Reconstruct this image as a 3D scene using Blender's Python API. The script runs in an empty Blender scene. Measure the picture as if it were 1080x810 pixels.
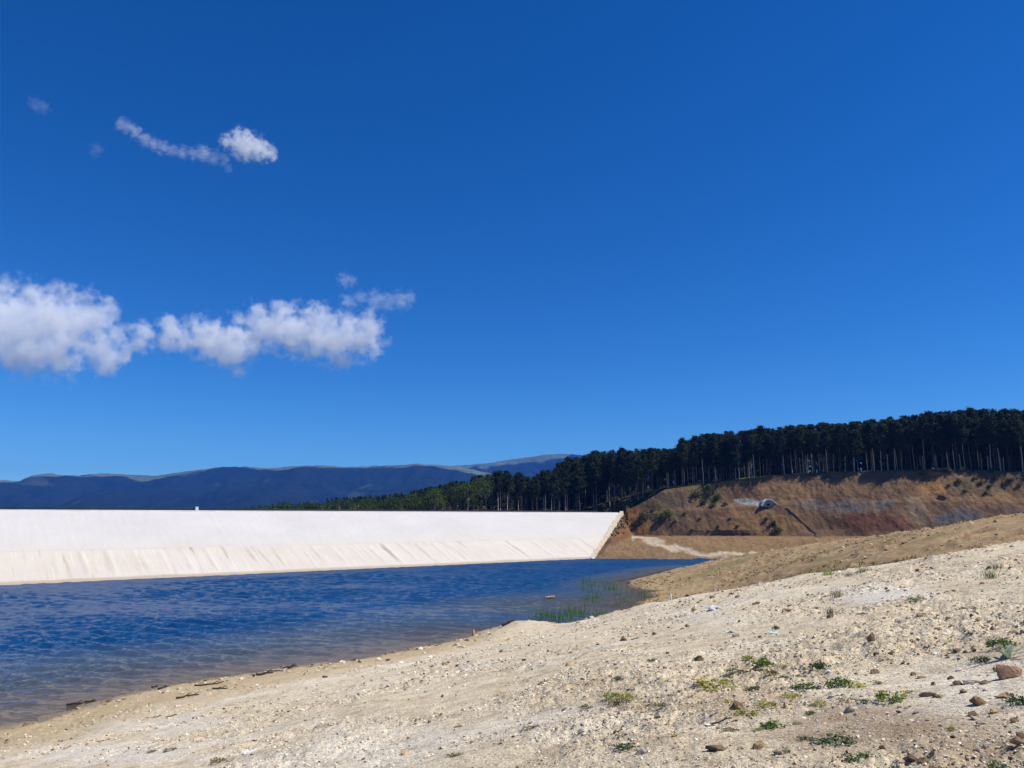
import bpy, bmesh, math, random
import numpy as np
from mathutils import Vector, Matrix

random.seed(11)
rng = np.random.default_rng(11)
scene = bpy.context.scene
COL = scene.collection

# ------------------------------------------------------------------ camera maths
W0, H0, F = 1080.0, 810.0, 810.0
CAMZ = 10.0
PITCH = math.atan((545.0 - 405.0) / F)
CP, SP = math.cos(PITCH), math.sin(PITCH)

def ray(px, py):
    x = (px - 540.0) / F
    y = (405.0 - py) / F
    return np.array([x, CP - y * SP, SP + y * CP])

def at_z(px, py, z):
    d = ray(px, py)
    t = (z - CAMZ) / d[2]
    return np.array([d[0] * t, d[1] * t, z])

def at_y(px, py, Y):
    d = ray(px, py)
    t = Y / d[1]
    return np.array([d[0] * t, Y, CAMZ + d[2] * t])

def x_of(px, Y, z):
    return (px - 540.0) / F * (Y * CP + (z - CAMZ) * SP)

def project(P):
    P = np.asarray(P, float)
    x, y, z = P[..., 0], P[..., 1], P[..., 2] - CAMZ
    dep = y * CP + z * SP
    up = -y * SP + z * CP
    return 540 + F * x / dep, 405 - F * up / dep

# ------------------------------------------------------------------ numpy noise
_perm = rng.permutation(4096)
def _hash(ix, iy):
    return _perm[(_perm[ix & 4095] + iy) & 4095]
_ang = rng.random(4096) * 2 * np.pi
_gx, _gy = np.cos(_ang), np.sin(_ang)
def perlin(x, y):
    x = np.asarray(x, float); y = np.asarray(y, float)
    x0 = np.floor(x).astype(np.int64); y0 = np.floor(y).astype(np.int64)
    fx = x - x0; fy = y - y0
    u = fx * fx * fx * (fx * (fx * 6 - 15) + 10)
    v = fy * fy * fy * (fy * (fy * 6 - 15) + 10)
    def g(ix, iy, dx, dy):
        h = _hash(ix, iy)
        return _gx[h] * dx + _gy[h] * dy
    a = g(x0, y0, fx, fy); b = g(x0 + 1, y0, fx - 1, fy)
    c = g(x0, y0 + 1, fx, fy - 1); d = g(x0 + 1, y0 + 1, fx - 1, fy - 1)
    return ((a + u * (b - a)) * (1 - v) + (c + u * (d - c)) * v) * 1.5
def fbm(x, y, octv=4, gain=0.5, lac=2.03):
    s = 0; a = 1.0
    for i in range(octv):
        s = s + a * perlin(x + 17.3 * i, y - 9.1 * i)
        x = x * lac; y = y * lac; a *= gain
    return s

# ------------------------------------------------------------------ object helpers
def link(o):
    COL.objects.link(o); return o

def tag(o, label=None, cat=None, group=None, kind=None):
    if label: o['label'] = label
    if cat: o['category'] = cat
    if group: o['group'] = group
    if kind: o['kind'] = kind
    return o

def np_mesh(name, verts, faces, smooth=False):
    verts = np.asarray(verts, np.float32); faces = np.asarray(faces, np.int32)
    n, k = faces.shape
    me = bpy.data.meshes.new(name)
    me.vertices.add(len(verts)); me.vertices.foreach_set('co', verts.ravel())
    me.loops.add(n * k); me.loops.foreach_set('vertex_index', faces.ravel())
    me.polygons.add(n)
    me.polygons.foreach_set('loop_start', np.arange(0, n * k, k, dtype=np.int32))
    me.polygons.foreach_set('loop_total', np.full(n, k, np.int32))
    me.polygons.foreach_set('use_smooth', np.full(n, smooth, bool))
    me.update(calc_edges=True)
    return me

def grid_faces(nr, nc):
    i = np.arange(nr - 1)[:, None] * nc + np.arange(nc - 1)[None, :]
    return np.stack([i, i + 1, i + nc + 1, i + nc], -1).reshape(-1, 4)

def obj(name, me, mat=None, parent=None, loc=None):
    o = bpy.data.objects.new(name, me)
    link(o)
    if mat is not None and me is not None and not me.materials:
        me.materials.append(mat)
    if parent is not None: o.parent = parent
    if loc is not None: o.location = [float(v) for v in loc]
    return o

def empty(name, loc=(0, 0, 0), rz=0.0):
    o = bpy.data.objects.new(name, None); link(o)
    o.empty_display_size = 0.2
    o.location = [float(v) for v in loc]; o.rotation_euler = (0, 0, rz)
    return o

def attr_f(me, name, vals):
    a = me.attributes.new(name, 'FLOAT', 'POINT'); a.data.foreach_set('value', np.asarray(vals, np.float32).ravel())
def attr_c(me, name, rgb):
    rgb = np.asarray(rgb, np.float32)
    c = np.ones((len(rgb), 4), np.float32); c[:, :3] = rgb
    a = me.attributes.new(name, 'FLOAT_COLOR', 'POINT'); a.data.foreach_set('color', c.ravel())

def bm_mesh(name, bm, smooth=False):
    bmesh.ops.recalc_face_normals(bm, faces=bm.faces)
    me = bpy.data.meshes.new(name); bm.to_mesh(me); bm.free()
    if smooth:
        me.polygons.foreach_set('use_smooth', np.ones(len(me.polygons), bool))
    return me

# ------------------------------------------------------------------ materials
class NT:
    def __init__(s, name):
        s.m = bpy.data.materials.new(name); s.m.use_nodes = True
        s.t = s.m.node_tree; s.t.nodes.clear()
        s.out = s.n('ShaderNodeOutputMaterial')
    def n(s, typ, ins=None, **kw):
        nd = s.t.nodes.new(typ)
        for k, v in kw.items(): setattr(nd, k, v)
        for k, v in (ins or {}).items(): s.set(nd, k, v)
        return nd
    def set(s, nd, k, v):
        sock = nd.inputs[k]
        if isinstance(v, bpy.types.NodeSocket): s.t.links.new(v, sock)
        elif isinstance(v, bpy.types.Node): s.t.links.new(v.outputs[0], sock)
        else:
            if isinstance(v, tuple) and len(v) == 3 and sock.type == 'RGBA': v = (*v, 1)
            sock.default_value = v
    def surf(s, sh): s.t.links.new(sh.outputs[0], s.out.inputs['Surface'])
    def pos(s): return s.n('ShaderNodeNewGeometry').outputs['Position']
    def attr(s, name, f=False):
        a = s.n('ShaderNodeAttribute', attribute_name=name)
        return a.outputs['Fac'] if f else a.outputs['Color']
    def noise(s, vec, scale, detail=4.0, rough=0.55, dist=0.0):
        return s.n('ShaderNodeTexNoise', {'Vector': vec, 'Scale': scale, 'Detail': detail, 'Roughness': rough, 'Distortion': dist}).outputs['Fac']
    def ramp(s, fac, stops, interp='LINEAR'):
        r = s.n('ShaderNodeValToRGB', {'Fac': fac})
        cr = r.color_ramp; cr.interpolation = interp
        while len(cr.elements) < len(stops): cr.elements.new(0.5)
        for e, (p, c) in zip(cr.elements, stops):
            e.position = p; e.color = (*c, 1) if isinstance(c, tuple) else (c, c, c, 1)
        return r.outputs['Color']
    def mix(s, fac, a, b, mode='MIX'):
        m = s.n('ShaderNodeMix', data_type='RGBA', blend_type=mode)
        s.set(m, 0, fac); s.set(m, 6, a); s.set(m, 7, b)
        return m.outputs[2]
    def math(s, op, a, b=0.0, c=None, clamp=False):
        m = s.n('ShaderNodeMath', operation=op, use_clamp=clamp)
        s.set(m, 0, a); s.set(m, 1, b)
        if c is not None: s.set(m, 2, c)
        return m.outputs[0]
    def maprange(s, v, a, b, c=0.0, d=1.0):
        return s.n('ShaderNodeMapRange', {'Value': v, 'From Min': a, 'From Max': b, 'To Min': c, 'To Max': d}).outputs[0]
    def scalevec(s, vec, sc):
        return s.n('ShaderNodeMapping', {'Vector': vec, 'Scale': sc}).outputs[0]
    def bump(s, h, strength=0.5, dist=0.05):
        return s.n('ShaderNodeBump', {'Height': h, 'Strength': strength, 'Distance': dist}).outputs[0]
    def princ(s, col, rough=0.8, spec=0.3, normal=None, **kw):
        p = s.n('ShaderNodeBsdfPrincipled', {'Base Color': col, 'Roughness': rough, 'Specular IOR Level': spec})
        if normal is not None: s.set(p, 'Normal', normal)
        for k, v in kw.items(): s.set(p, k, v)
        return p

def mat_plain(name, col, rough=0.8, spec=0.3, nscale=3.0, var=0.25, bump=0.0, bscale=20.0, emission=None):
    """colour with a soft procedural mottling"""
    t = NT(name); p = t.n('ShaderNodeTexCoord').outputs['Object']
    f = t.noise(p, nscale, 5)
    c = t.ramp(f, [(0.3, tuple(v * (1 - var) for v in col)), (0.7, tuple(min(1, v * (1 + var)) for v in col))])
    nrm = t.bump(t.noise(p, bscale, 4), bump, 0.02) if bump else None
    t.surf(t.princ(c, rough, spec, nrm)); return t.m

def mat_rock(name, a, b, scale=9.0):
    t = NT(name); p = t.n('ShaderNodeTexCoord').outputs['Object']
    oi = t.n('ShaderNodeObjectInfo').outputs['Random']
    f = t.noise(p, scale, 6, 0.6)
    c = t.ramp(f, [(0.3, a), (0.7, b)])
    c = t.mix(1.0, c, t.ramp(oi, [(0.0, (0.78, 0.76, 0.74)), (0.5, (1, 1, 1)), (1.0, (1.18, 1.1, 1.0))]), 'MULTIPLY')
    nz = t.noise(p, scale * 3.5, 5, 0.65)
    t.surf(t.princ(c, 0.92, 0.15, t.bump(nz, 0.55, 0.012))); return t.m

def mat_leaf(name, a, b, trans=0.25, nscale=0.6):
    t = NT(name)
    g = t.n('ShaderNodeNewGeometry'); oi = t.n('ShaderNodeObjectInfo').outputs['Random']
    c = t.ramp(t.noise(g.outputs['Position'], nscale, 3), [(0.3, a), (0.72, b)])
    c = t.mix(1.0, c, t.ramp(g.outputs['Random Per Island'], [(0, 0.62), (1, 1.35)]), 'MULTIPLY')
    c = t.mix(1.0, c, t.ramp(oi, [(0, (0.65, 0.72, 0.8)), (0.6, (1, 1, 1)), (1, (1.55, 1.5, 1.05))]), 'MULTIPLY')
    d = t.princ(c, 0.75, 0.2)
    tr = t.n('ShaderNodeBsdfTranslucent', {'Color': c})
    t.surf(t.n('ShaderNodeMixShader', {0: trans, 1: d, 2: tr})); return t.m

# ------------------------------------------------------------------ sun, sky, camera
SUN_EL, SUN_AZ = 53.0, 96.0             # azimuth clockwise from +Y (view direction)
az, el = math.radians(SUN_AZ), math.radians(SUN_EL)
sun_dir = Vector((math.sin(az) * math.cos(el), math.cos(az) * math.cos(el), math.sin(el)))
ld = bpy.data.lights.new('sun', 'SUN'); ld.energy = 5.0; ld.angle = math.radians(0.53); ld.color = (1.0, 0.945, 0.85)
lo = link(bpy.data.objects.new('sun', ld)); lo.rotation_euler = sun_dir.to_track_quat('Z', 'Y').to_euler()
lo.location = (40, 20, 60)

world = bpy.data.worlds.new('World'); scene.world = world; world.use_nodes = True
wt = world.node_tree; wt.nodes.clear()
sky = wt.nodes.new('ShaderNodeTexSky'); sky.sky_type = 'NISHITA'; sky.sun_disc = False
sky.sun_elevation = el; sky.sun_rotation = az
sky.altitude = 1500; sky.air_density = 1.0; sky.dust_density = 0.0; sky.ozone_density = 5.0
hsv = wt.nodes.new('ShaderNodeHueSaturation'); hsv.inputs['Saturation'].default_value = 1.30
hsv.inputs['Value'].default_value = 1.0; hsv.inputs['Hue'].default_value = 0.508
bg = wt.nodes.new('ShaderNodeBackground'); bg.inputs['Strength'].default_value = 0.090
wo = wt.nodes.new('ShaderNodeOutputWorld')
tint = wt.nodes.new('ShaderNodeMix'); tint.data_type = 'RGBA'; tint.blend_type = 'MULTIPLY'; tint.inputs[0].default_value = 1.0
tint.inputs[7].default_value = (0.60, 0.95, 1.09, 1)
wt.links.new(sky.outputs[0], hsv.inputs['Color']); wt.links.new(hsv.outputs[0], tint.inputs[6]); wt.links.new(tint.outputs[2], bg.inputs[0]); wt.links.new(bg.outputs[0], wo.inputs['Surface'])

cd = bpy.data.cameras.new('camera'); cam = link(bpy.data.objects.new('camera', cd))
cd.sensor_width = 36.0; cd.lens = 36.0 * F / W0; cd.clip_start = 0.1; cd.clip_end = 60000
cam.location = (0, 0, CAMZ); cam.rotation_euler = (math.pi / 2 + PITCH, 0, 0)
scene.camera = cam
vs = scene.view_settings; vs.view_transform = 'Standard'; vs.look = 'None'; vs.exposure = 0.28; vs.gamma = 1.0
scene.cycles.volume_bounces = 8
scene.cycles.max_bounces = 12
scene.cycles.use_denoising = True
scene.cycles.volume_max_steps = 1024

# ================================================================== FOREGROUND BANK
ctrl = []
def cp(p): ctrl.append([float(v) for v in p])
def plane_z(x, y): return 0.208 * (0.891 * (x + 25) - 0.454 * (y - 40))
SHORE = [(-140, 812), (-70, 788), (0, 767), (37, 757), (67, 747), (110, 737), (160, 726), (207, 717), (267, 709), (333, 700), (360, 697), (420, 687), (453, 680), (497, 672)]
for px, py in SHORE:
    s = at_z(px, py, 0.0); cp(s)
    cp((s[0] - 0.891 * 6, s[1] + 0.454 * 6, -0.55)); cp((s[0] - 0.891 * 18, s[1] + 0.454 * 18, -2.0))
for x, y in [(0, 0), (4, 4), (-4, 4), (0, 8), (6, 8), (10, 12), (3, 12), (-6, 10), (10, 2), (-10, 0), (-5, -8), (8, -10), (16, 18), (11, 19)]:
    cp((x, y, plane_z(x, y)))
CREST = [(540, 656, 1.0), (556, 655, 1.4), (590, 659, 1.7), (643, 648, 2.7), (693, 634, 4.0), (740, 626, 5.2), (800, 616, 6.3), (900, 600, 7.5), (1000, 586, 8.4), (1080, 573, 9.0), (1180, 560, 9.4)]
for px, py, z in CREST:
    s = at_z(px, py, z); cp(s)
    k = 1 - 4.5 / s[1]; cp((s[0] * k, s[1] * k, s[2] + 0.25))
    drop = {True: 2.6, False: 0.75}[px < 850]
    k = 1 + 9 / s[1]; cp((s[0] * k, s[1] * k, s[2] - drop))
    if px < 760:
        k = 1 + 22 / s[1]; cp((s[0] * k, s[1] * k, -0.8 if px < 700 else 0.4))
for px, py in [(662, 614), (673, 610), (690, 607), (722, 600)]: cp(at_z(px, py, 0.0))
for px, py in [(673, 626), (683, 627), (693, 623.5)]: cp(at_z(px, py, 0.0))
for px, py, z in [(683, 617, 0.45), (700, 612, 0.8), (710, 622, 0.5)]: cp(at_z(px, py, z))
for px, py, Y in [(740, 622, 100), (800, 611, 80), (900, 594, 64), (1000, 581, 55), (1080, 569, 50), (1180, 556, 46)]: cp(at_y(px, py, Y))
for px, py, Y in [(745, 594.5, 148), (770, 588, 140), (800, 583, 132), (870, 572, 120), (950, 562, 106), (1020, 553.5, 96), (1080, 548, 90), (1180, 540, 84)]:
    s = at_y(px, py, Y); cp(s); k = 1 + 22 / Y; cp((s[0] * k, s[1] * k, s[2] - 3.0))
for p in [(-30, 0, 2.8), (-60, 20, -3), (-60, 80, -4), (-20, 95, -3.2), (0, 130, -4), (12, 108, -1.2), (30, 172, -4), (-100, 100, -5), (60, 185, -3.5), (90, 60, 10.5),
          (40, 0, 10.2), (45, -35, 10.5), (0, -40, 10.5), (-40, -40, 7.0), (130, 110, 7), (110, 180, -2), (75, 165, -2), (45, 178, -3)]: cp(p)
ctrl = np.array(ctrl)
CX = ctrl[:, :2] / 50.0
def _tps(r2): return np.where(r2 > 0, r2 * np.log(np.maximum(r2, 1e-12)), 0.0)
_n = len(ctrl)
_A = np.zeros((_n + 3, _n + 3)); _d = CX[:, None] - CX[None]
_A[:_n, :_n] = _tps((_d ** 2).sum(-1)) + np.eye(_n) * 0.0006
_A[:_n, _n] = 1; _A[:_n, _n + 1:] = CX; _A[_n, :_n] = 1; _A[_n + 1:, :_n] = CX.T
_w = np.linalg.solve(_A, np.concatenate([ctrl[:, 2], [0, 0, 0]]))
def tps_z(x, y):
    x = np.asarray(x, float); shp = x.shape
    x = x.ravel() / 50.0; y = np.asarray(y, float).ravel() / 50.0
    o = np.empty_like(x)
    for a in range(0, len(x), 60000):
        xs, ys = x[a:a + 60000], y[a:a + 60000]
        r2 = (xs[:, None] - CX[None, :, 0]) ** 2 + (ys[:, None] - CX[None, :, 1]) ** 2
        o[a:a + 60000] = _tps(r2) @ _w[:_n] + _w[_n] + _w[_n + 1] * xs + _w[_n + 2] * ys
    return np.clip(o, -7, 14).reshape(shp)

# crest polyline in plan, to know which side is pale gravel and which is brown earth
EDGE = np.array([at_z(px, py, z)[:2] for px, py, z in CREST])
_eaz = np.arctan2(EDGE[:, 0], EDGE[:, 1]); _er = np.hypot(EDGE[:, 0], EDGE[:, 1])
def brown_amount(x, y):
    a = np.arctan2(x, y); r = np.hypot(x, y)
    er = np.interp(a, _eaz, _er, left=_er[0] + 60, right=_er[-1])
    w = r - er + 2.0 * fbm(x * 0.35, y * 0.35, 3)
    return np.clip(w / 3.0 + 0.2, 0, 1) * (a > -0.05)

def terrain(x, y, micro=True):
    x = np.asarray(x, float); y = np.asarray(y, float)
    z = tps_z(x, y)
    r = np.hypot(x, y)
    dry = np.clip((z + 0.25) / 0.6, 0, 1)
    z = z + dry * (0.10 * fbm(x * 0.32, y * 0.32, 3) * np.clip(r / 9, 0.35, 1.0))
    if micro:
        lump = np.clip(fbm(x * 0.22 + 40, y * 0.22, 3) * 1.7 + 0.5, 0.12, 1.5)   # loose, clodded zones
        br = brown_amount(x, y)
        z = z + dry * lump * (0.034 * fbm(x * 2.1, y * 2.1, 2) + 0.026 * fbm(x * 6.1, y * 6.1, 4, 0.62) + 0.22 * br * fbm(x * 0.6, y * 0.6, 4))
        z = z + (1 - dry) * 0.02 * fbm(x * 1.3, y * 1.3, 2)
        z = z + dry * np.clip(0.6 - z, 0, 0.6) * 0.12 * fbm(x * 1.1 + 5, y * 1.1, 3)      # ragged water's edge
    return z

# polar sheet, fine inside the view and coarse behind the camera
ca = np.concatenate([np.linspace(-math.pi, -0.80, 70)[:-1], np.linspace(-0.80, 0.80, 1060), np.linspace(0.80, math.pi, 70)[1:]])
rr = np.concatenate([[0.02, 0.4, 0.9, 1.5], np.exp(np.linspace(math.log(2.0), math.log(270), 640))])
A_, R_ = np.meshgrid(ca, rr)
GX, GY = R_ * np.sin(A_), R_ * np.cos(A_)
GZ = terrain(GX, GY)
me = np_mesh('ground', np.stack([GX, GY, GZ], -1).reshape(-1, 3), grid_faces(len(rr), len(ca))[:, ::-1], True)
attr_f(me, 'brown', brown_amount(GX, GY))
_gpx, _gpy = project(np.stack([GX, GY, GZ], -1)); _front = GY > 1.0
def zone(lst):
    o = np.zeros(GX.shape); wx_ = _gpx + 30 * fbm(GX * 0.5, GY * 0.5, 3); wy_ = _gpy + 8 * fbm(GX * 0.6 + 9, GY * 0.6, 3)
    for cx, cy, rx, ry, a in lst:
        d = np.sqrt(((wx_ - cx) / rx) ** 2 + ((wy_ - cy) / ry) ** 2); o = np.maximum(o, np.clip((1.15 - d) / 0.6, 0, 1) * a)
    return o * _front
# spots of darker topsoil and of bleached fines on the bank
attr_f(me, 'soil', zone([(905, 768, 120, 30, 1.0), (1010, 795, 90, 24, 0.95), (800, 742, 80, 22, 0.6), (690, 742, 45, 12, 0.5), (1050, 690, 50, 12, 0.35), (1040, 775, 60, 14, 0.45), (620, 722, 50, 10, 0.3)]))
attr_f(me, 'pale', zone([(930, 625, 60, 9, 0.6), (110, 795, 110, 12, 0.45), (180, 765, 90, 9, 0.4), (600, 765, 110, 20, 0.3), (740, 650, 60, 9, 0.3), (400, 770, 90, 14, 0.2)]))

t = NT('gravel_bank'); p = t.pos()
br = t.attr('brown', True)
base = t.ramp(t.noise(p, 0.16, 4, 0.6), [(0.32, (0.72, 0.64, 0.485)), (0.5, (0.66, 0.565, 0.40)), (0.68, (0.75, 0.69, 0.565))])
fine = t.ramp(t.noise(p, 2.6, 6, 0.68), [(0.3, (0.66, 0.62, 0.56)), (0.55, (1, 1, 1)), (0.8, (1.15, 1.12, 1.06))])
base = t.mix(1.0, base, fine, 'MULTIPLY')
dirt = t.maprange(t.noise(p, 0.42, 5, 0.62), 0.52, 0.70)
base = t.mix(t.math('MULTIPLY', dirt, 0.35), base, (0.36, 0.28, 0.195))
soil = t.math('MULTIPLY', t.attr('soil', True), t.maprange(t.noise(p, 1.7, 5, 0.7), 0.3, 0.6, 0.45, 1.0))
base = t.mix(soil, base, (0.36, 0.27, 0.175))
base = t.mix(t.attr('pale', True), base, (0.74, 0.71, 0.64))
grit = t.n('ShaderNodeTexVoronoi', {'Vector': p, 'Scale': 26.0, 'Randomness': 1.0})
gcol = t.ramp(t.n('ShaderNodeSeparateColor', {0: grit.outputs['Color']}).outputs[0], [(0.0, (0.62, 0.56, 0.50)), (0.25, (0.95, 0.93, 0.9)), (0.75, (1.05, 1.03, 0.98)), (1.0, (1.3, 1.28, 1.22))])
base = t.mix(0.8, base, t.mix(1.0, base, gcol, 'MULTIPLY'))
earth = t.ramp(t.noise(p, 0.35, 6, 0.65), [(0.28, (0.27, 0.175, 0.085)), (0.5, (0.35, 0.24, 0.125)), (0.72, (0.44, 0.325, 0.175))])
earth = t.mix(1.0, earth, t.ramp(t.noise(p, 1.9, 5, 0.7), [(0.3, 0.6), (0.6, 1.1), (0.8, 1.35)]), 'MULTIPLY')
earth = t.mix(t.math('MULTIPLY', t.maprange(t.noise(p, 0.11, 4, 0.6), 0.50, 0.62), 0.5), earth, (0.15, 0.15, 0.05))
base = t.mix(br, base, earth)
sep = t.n('ShaderNodeSeparateXYZ', {0: p}); zz = sep.outputs['Z']
zn = t.math('ADD', zz, t.math('MULTIPLY', t.noise(p, 0.8, 4), -0.9))
drift = t.maprange(zn, 1.35, 0.1)
base = t.mix(t.math('MULTIPLY', drift, 0.7), base, (0.36, 0.265, 0.135))
wet = t.maprange(t.math('ADD', zz, t.math('MULTIPLY', t.noise(p, 1.6, 4), -0.12)), 0.13, -0.03)
base = t.mix(t.math('MULTIPLY', wet, 0.62), base, (0.075, 0.052, 0.032))
hgt = t.math('ADD', t.math('MULTIPLY', t.noise(p, 13.0, 7, 0.72), 0.9), t.math('MULTIPLY', grit.outputs['Distance'], -0.22))
t.surf(t.princ(base, t.maprange(wet, 0, 1, 0.95, 0.45), 0.15, t.bump(hgt, 1.0, 0.05)))
GROUND = obj('ground', me, t.m); tag(GROUND, kind='structure')

def ground_hit(px, py, zoff=0.0):
    """first point where the line of sight through this spot meets the bank"""
    d = ray(px, py)
    ts = np.concatenate([np.linspace(3, 20, 350), np.linspace(20, 180, 900)[1:]])
    X, Y, Z = d[0] * ts, d[1] * ts, CAMZ + d[2] * ts
    below = Z < np.maximum(tps_z(X, Y), -0.02)
    i = int(np.argmax(below)) if below.any() else len(ts) - 1
    x, y = X[i], Y[i]
    a, b = ts[max(i - 1, 0)], ts[i]
    for _ in range(14):
        m = (a + b) / 2
        if CAMZ + d[2] * m < float(terrain(d[0] * m, d[1] * m)): b = m
        else: a = m
    return np.array([d[0] * b, d[1] * b, float(terrain(d[0] * b, d[1] * b))]), b

# ================================================================== DAM geometry in plan
DA = at_z(0, 617, 0)[:2]; DB = at_z(620, 589, 0)[:2]
DL = float(np.hypot(*(DB - DA))); DU = (DB - DA) / DL; DN = np.array([-DU[1], DU[0]])
ZC, SL, CW = 11.15, 2.5, 6.0
DK0 = -190.0                                    # the dam runs on beyond the left of the picture
def kmax(v): return DL + 1.0 + 39.5 * v         # right edge where the lining meets the abutment (v 0 at the water, 1 at the crest)
def dpt(k, v, lift=0.0):
    """point on the upstream face: k metres along the water line, v from water level 0 to crest 1"""
    q = DA + DU * k + DN * (SL * ZC * v)
    return np.array([q[0], q[1], ZC * v + lift])
def dam_kn(x, y):
    dx, dy = x - DA[0], y - DA[1]
    return dx * DU[0] + dy * DU[1], dx * DN[0] + dy * DN[1]
def dam_z(n):
    return np.where(n < SL * ZC, n / SL, np.where(n < SL * ZC + CW, ZC, ZC - (n - SL * ZC - CW) / 2.0))

# ================================================================== FAR HILL: bench, cut face, forest floor
KP = np.array([-60, 60, 200, 350, 450, 520, 560, 600, 622, 655, 700, 760, 800, 837, 893, 960, 1020, 1080, 1250, 1500], float)
PT = np.array([545, 545, 545, 544.5, 543.5, 542.5, 541.8, 541, 538.5, 529, 516.5, 508, 504, 500, 498, 495.5, 495.5, 498, 500, 505], float)
def crestY(px):
    """distance of the dam crest's far edge behind a picture column"""
    o = []
    for p_ in np.atleast_1d(px):
        s = (p_ - 540.0) / F / CP
        q0 = DA + DN * (SL * ZC + CW)
        k = (s * q0[1] - q0[0]) / (DU[0] - s * DU[1])
        o.append(q0[1] + DU[1] * k)
    return np.array(o)
def yfoot(px): return np.interp(px, [200, 600, 655, 760, 900, 1080, 1500], [226, 226, 224, 220, 208, 194, 170])
def ytop(px):
    a = np.interp(px, [655, 700, 760, 900, 1080, 1500], [240, 238, 236, 225, 211, 188])
    return np.where(px < 655, np.minimum(crestY(np.minimum(px, 655)) + 12, 252), a)
hc = np.concatenate([np.linspace(-60, 560, 130)[:-1], np.linspace(560, 1110, 620), np.linspace(1110, 1500, 300)[1:]])
ptop = np.interp(hc, KP, PT)
YT = ytop(hc); YT = np.convolve(np.pad(YT, 8, mode='edge'), np.ones(17) / 17, 'valid')
ZT = np.array([at_y(a, b, c)[2] for a, b, c in zip(hc, ptop, YT)])
YF = YT - np.maximum(3.5, (ZT - 4.4) * 0.80)
YB = np.minimum(np.interp(hc, [600, 655, 900, 1080, 1500], [207, 208, 198, 186, 165]), YF - 3)
ZB = np.array([at_y(a, 568.0, c)[2] for a, c in zip(hc, YB)])
YW = np.interp(hc, [600, 900, 1080, 1500], [189.5, 186, 172, 150]); YW = np.minimum(YW, YB - 6)
deep = np.interp(hc, [560, 610], [1, 0])
kn_y = [YW - 40, YW - 12, YW, YB, YF, YF + (YT - YF) * 0.46, YF + (YT - YF) * 0.60, YT, YT + 14, YT + 110, YT + 330, YT + 900]
kn_z = [YW * 0 - 8, YW * 0 - 2.5 - 3 * deep, YW * 0 - 0.05 - 3 * deep, ZB - 6 * deep, ZB + 0.25 - 4 * deep, ZB + (ZT - ZB) * 0.50, ZB + (ZT - ZB) * 0.585, ZT, ZT + 0.9, ZT + np.interp(hc, [200, 500, 700, 1080], [2, 4, 6, 4]), ZT + np.interp(hc, [200, 500, 700, 1080], [3, 8, 7, 4]), ZT * 0 + 0]
rows_per = [6, 10, 44, 12, 60, 14, 60, 18, 20, 12, 10]
HY, HZ, SEG = [], [], []
for i, nr in enumerate(rows_per):
    for f_ in np.linspace(0, 1, nr, endpoint=False):
        HY.append(kn_y[i] * (1 - f_) + kn_y[i + 1] * f_); HZ.append(kn_z[i] * (1 - f_) + kn_z[i + 1] * f_); SEG.append(i + f_)
HY.append(kn_y[-1]); HZ.append(kn_z[-1]); SEG.append(len(rows_per))
HY, HZ = np.array(HY), np.array(HZ); SEG = np.array(SEG)[:, None] * np.ones_like(HY)
HP = np.broadcast_to(hc, HY.shape)
HX = x_of(HP, HY, HZ)
face = np.clip((SEG - 3.8) / 0.4, 0, 1) * np.clip((7.1 - SEG) / 0.3, 0, 1)
disp = 1.1 * fbm(HX * 0.05 + 3, HZ * 0.05, 3) + 0.22 * fbm(HX * 0.22, HZ * 0.11, 2) + 0.10 * fbm(HX * 0.9, HZ * 0.5, 3)
# the spur under the intake and the gully to its right
spur = np.exp(-((HP - 770) / 62.0) ** 2) * np.clip((6.2 - SEG) / 1.6, 0, 1)
gul = np.exp(-((HP - 872) / 24.0) ** 2) * np.clip((6.6 - SEG) / 1.6, 0, 1)
HY = HY + face * (disp - 2.6 * spur + 2.2 * gul)
HZ = HZ + face * 0.25 * fbm(HX * 0.5, HY * 0.5, 3)
bench = np.clip((SEG - 1.9) / 0.3, 0, 1) * np.clip((4.0 - SEG) / 0.4, 0, 1)
HZ = HZ + bench * (0.22 * fbm(HX * 0.2, HY * 0.2, 4) + 0.10 * fbm(HX * 1.1, HY * 1.1, 2))
HZ = HZ + np.clip(SEG - 7, 0, 1) * 0.5 * fbm(HX * 0.08, HY * 0.08, 3)
K_, N_ = dam_kn(HX, HY)
inside = (N_ > -2) & (N_ < SL * ZC + CW + 14)
over = np.maximum(K_ - kmax(np.clip(N_ / (SL * ZC), 0, 1)) - np.where(N_ > SL * ZC, -3.0, 0.3), 0)
HZ = np.where(inside, np.minimum(HZ, dam_z(N_) - 0.7 + over * 0.5), HZ)
_v = np.clip(N_ / (SL * ZC), 0, 1); _ov = K_ - kmax(_v)
HZ = np.where((_ov > -0.5) & (_ov < 40) & (N_ > 0) & (N_ < SL * ZC + 4), np.maximum(HZ, np.minimum(dam_z(N_), ZC) - 0.35 - np.maximum(_ov, 0) * (0.34 + 0.08 * fbm(HX * 0.2, HY * 0.2, 3))), HZ)
hp_x, hp_y = project(np.stack([HX, HY, HZ], -1))
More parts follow.
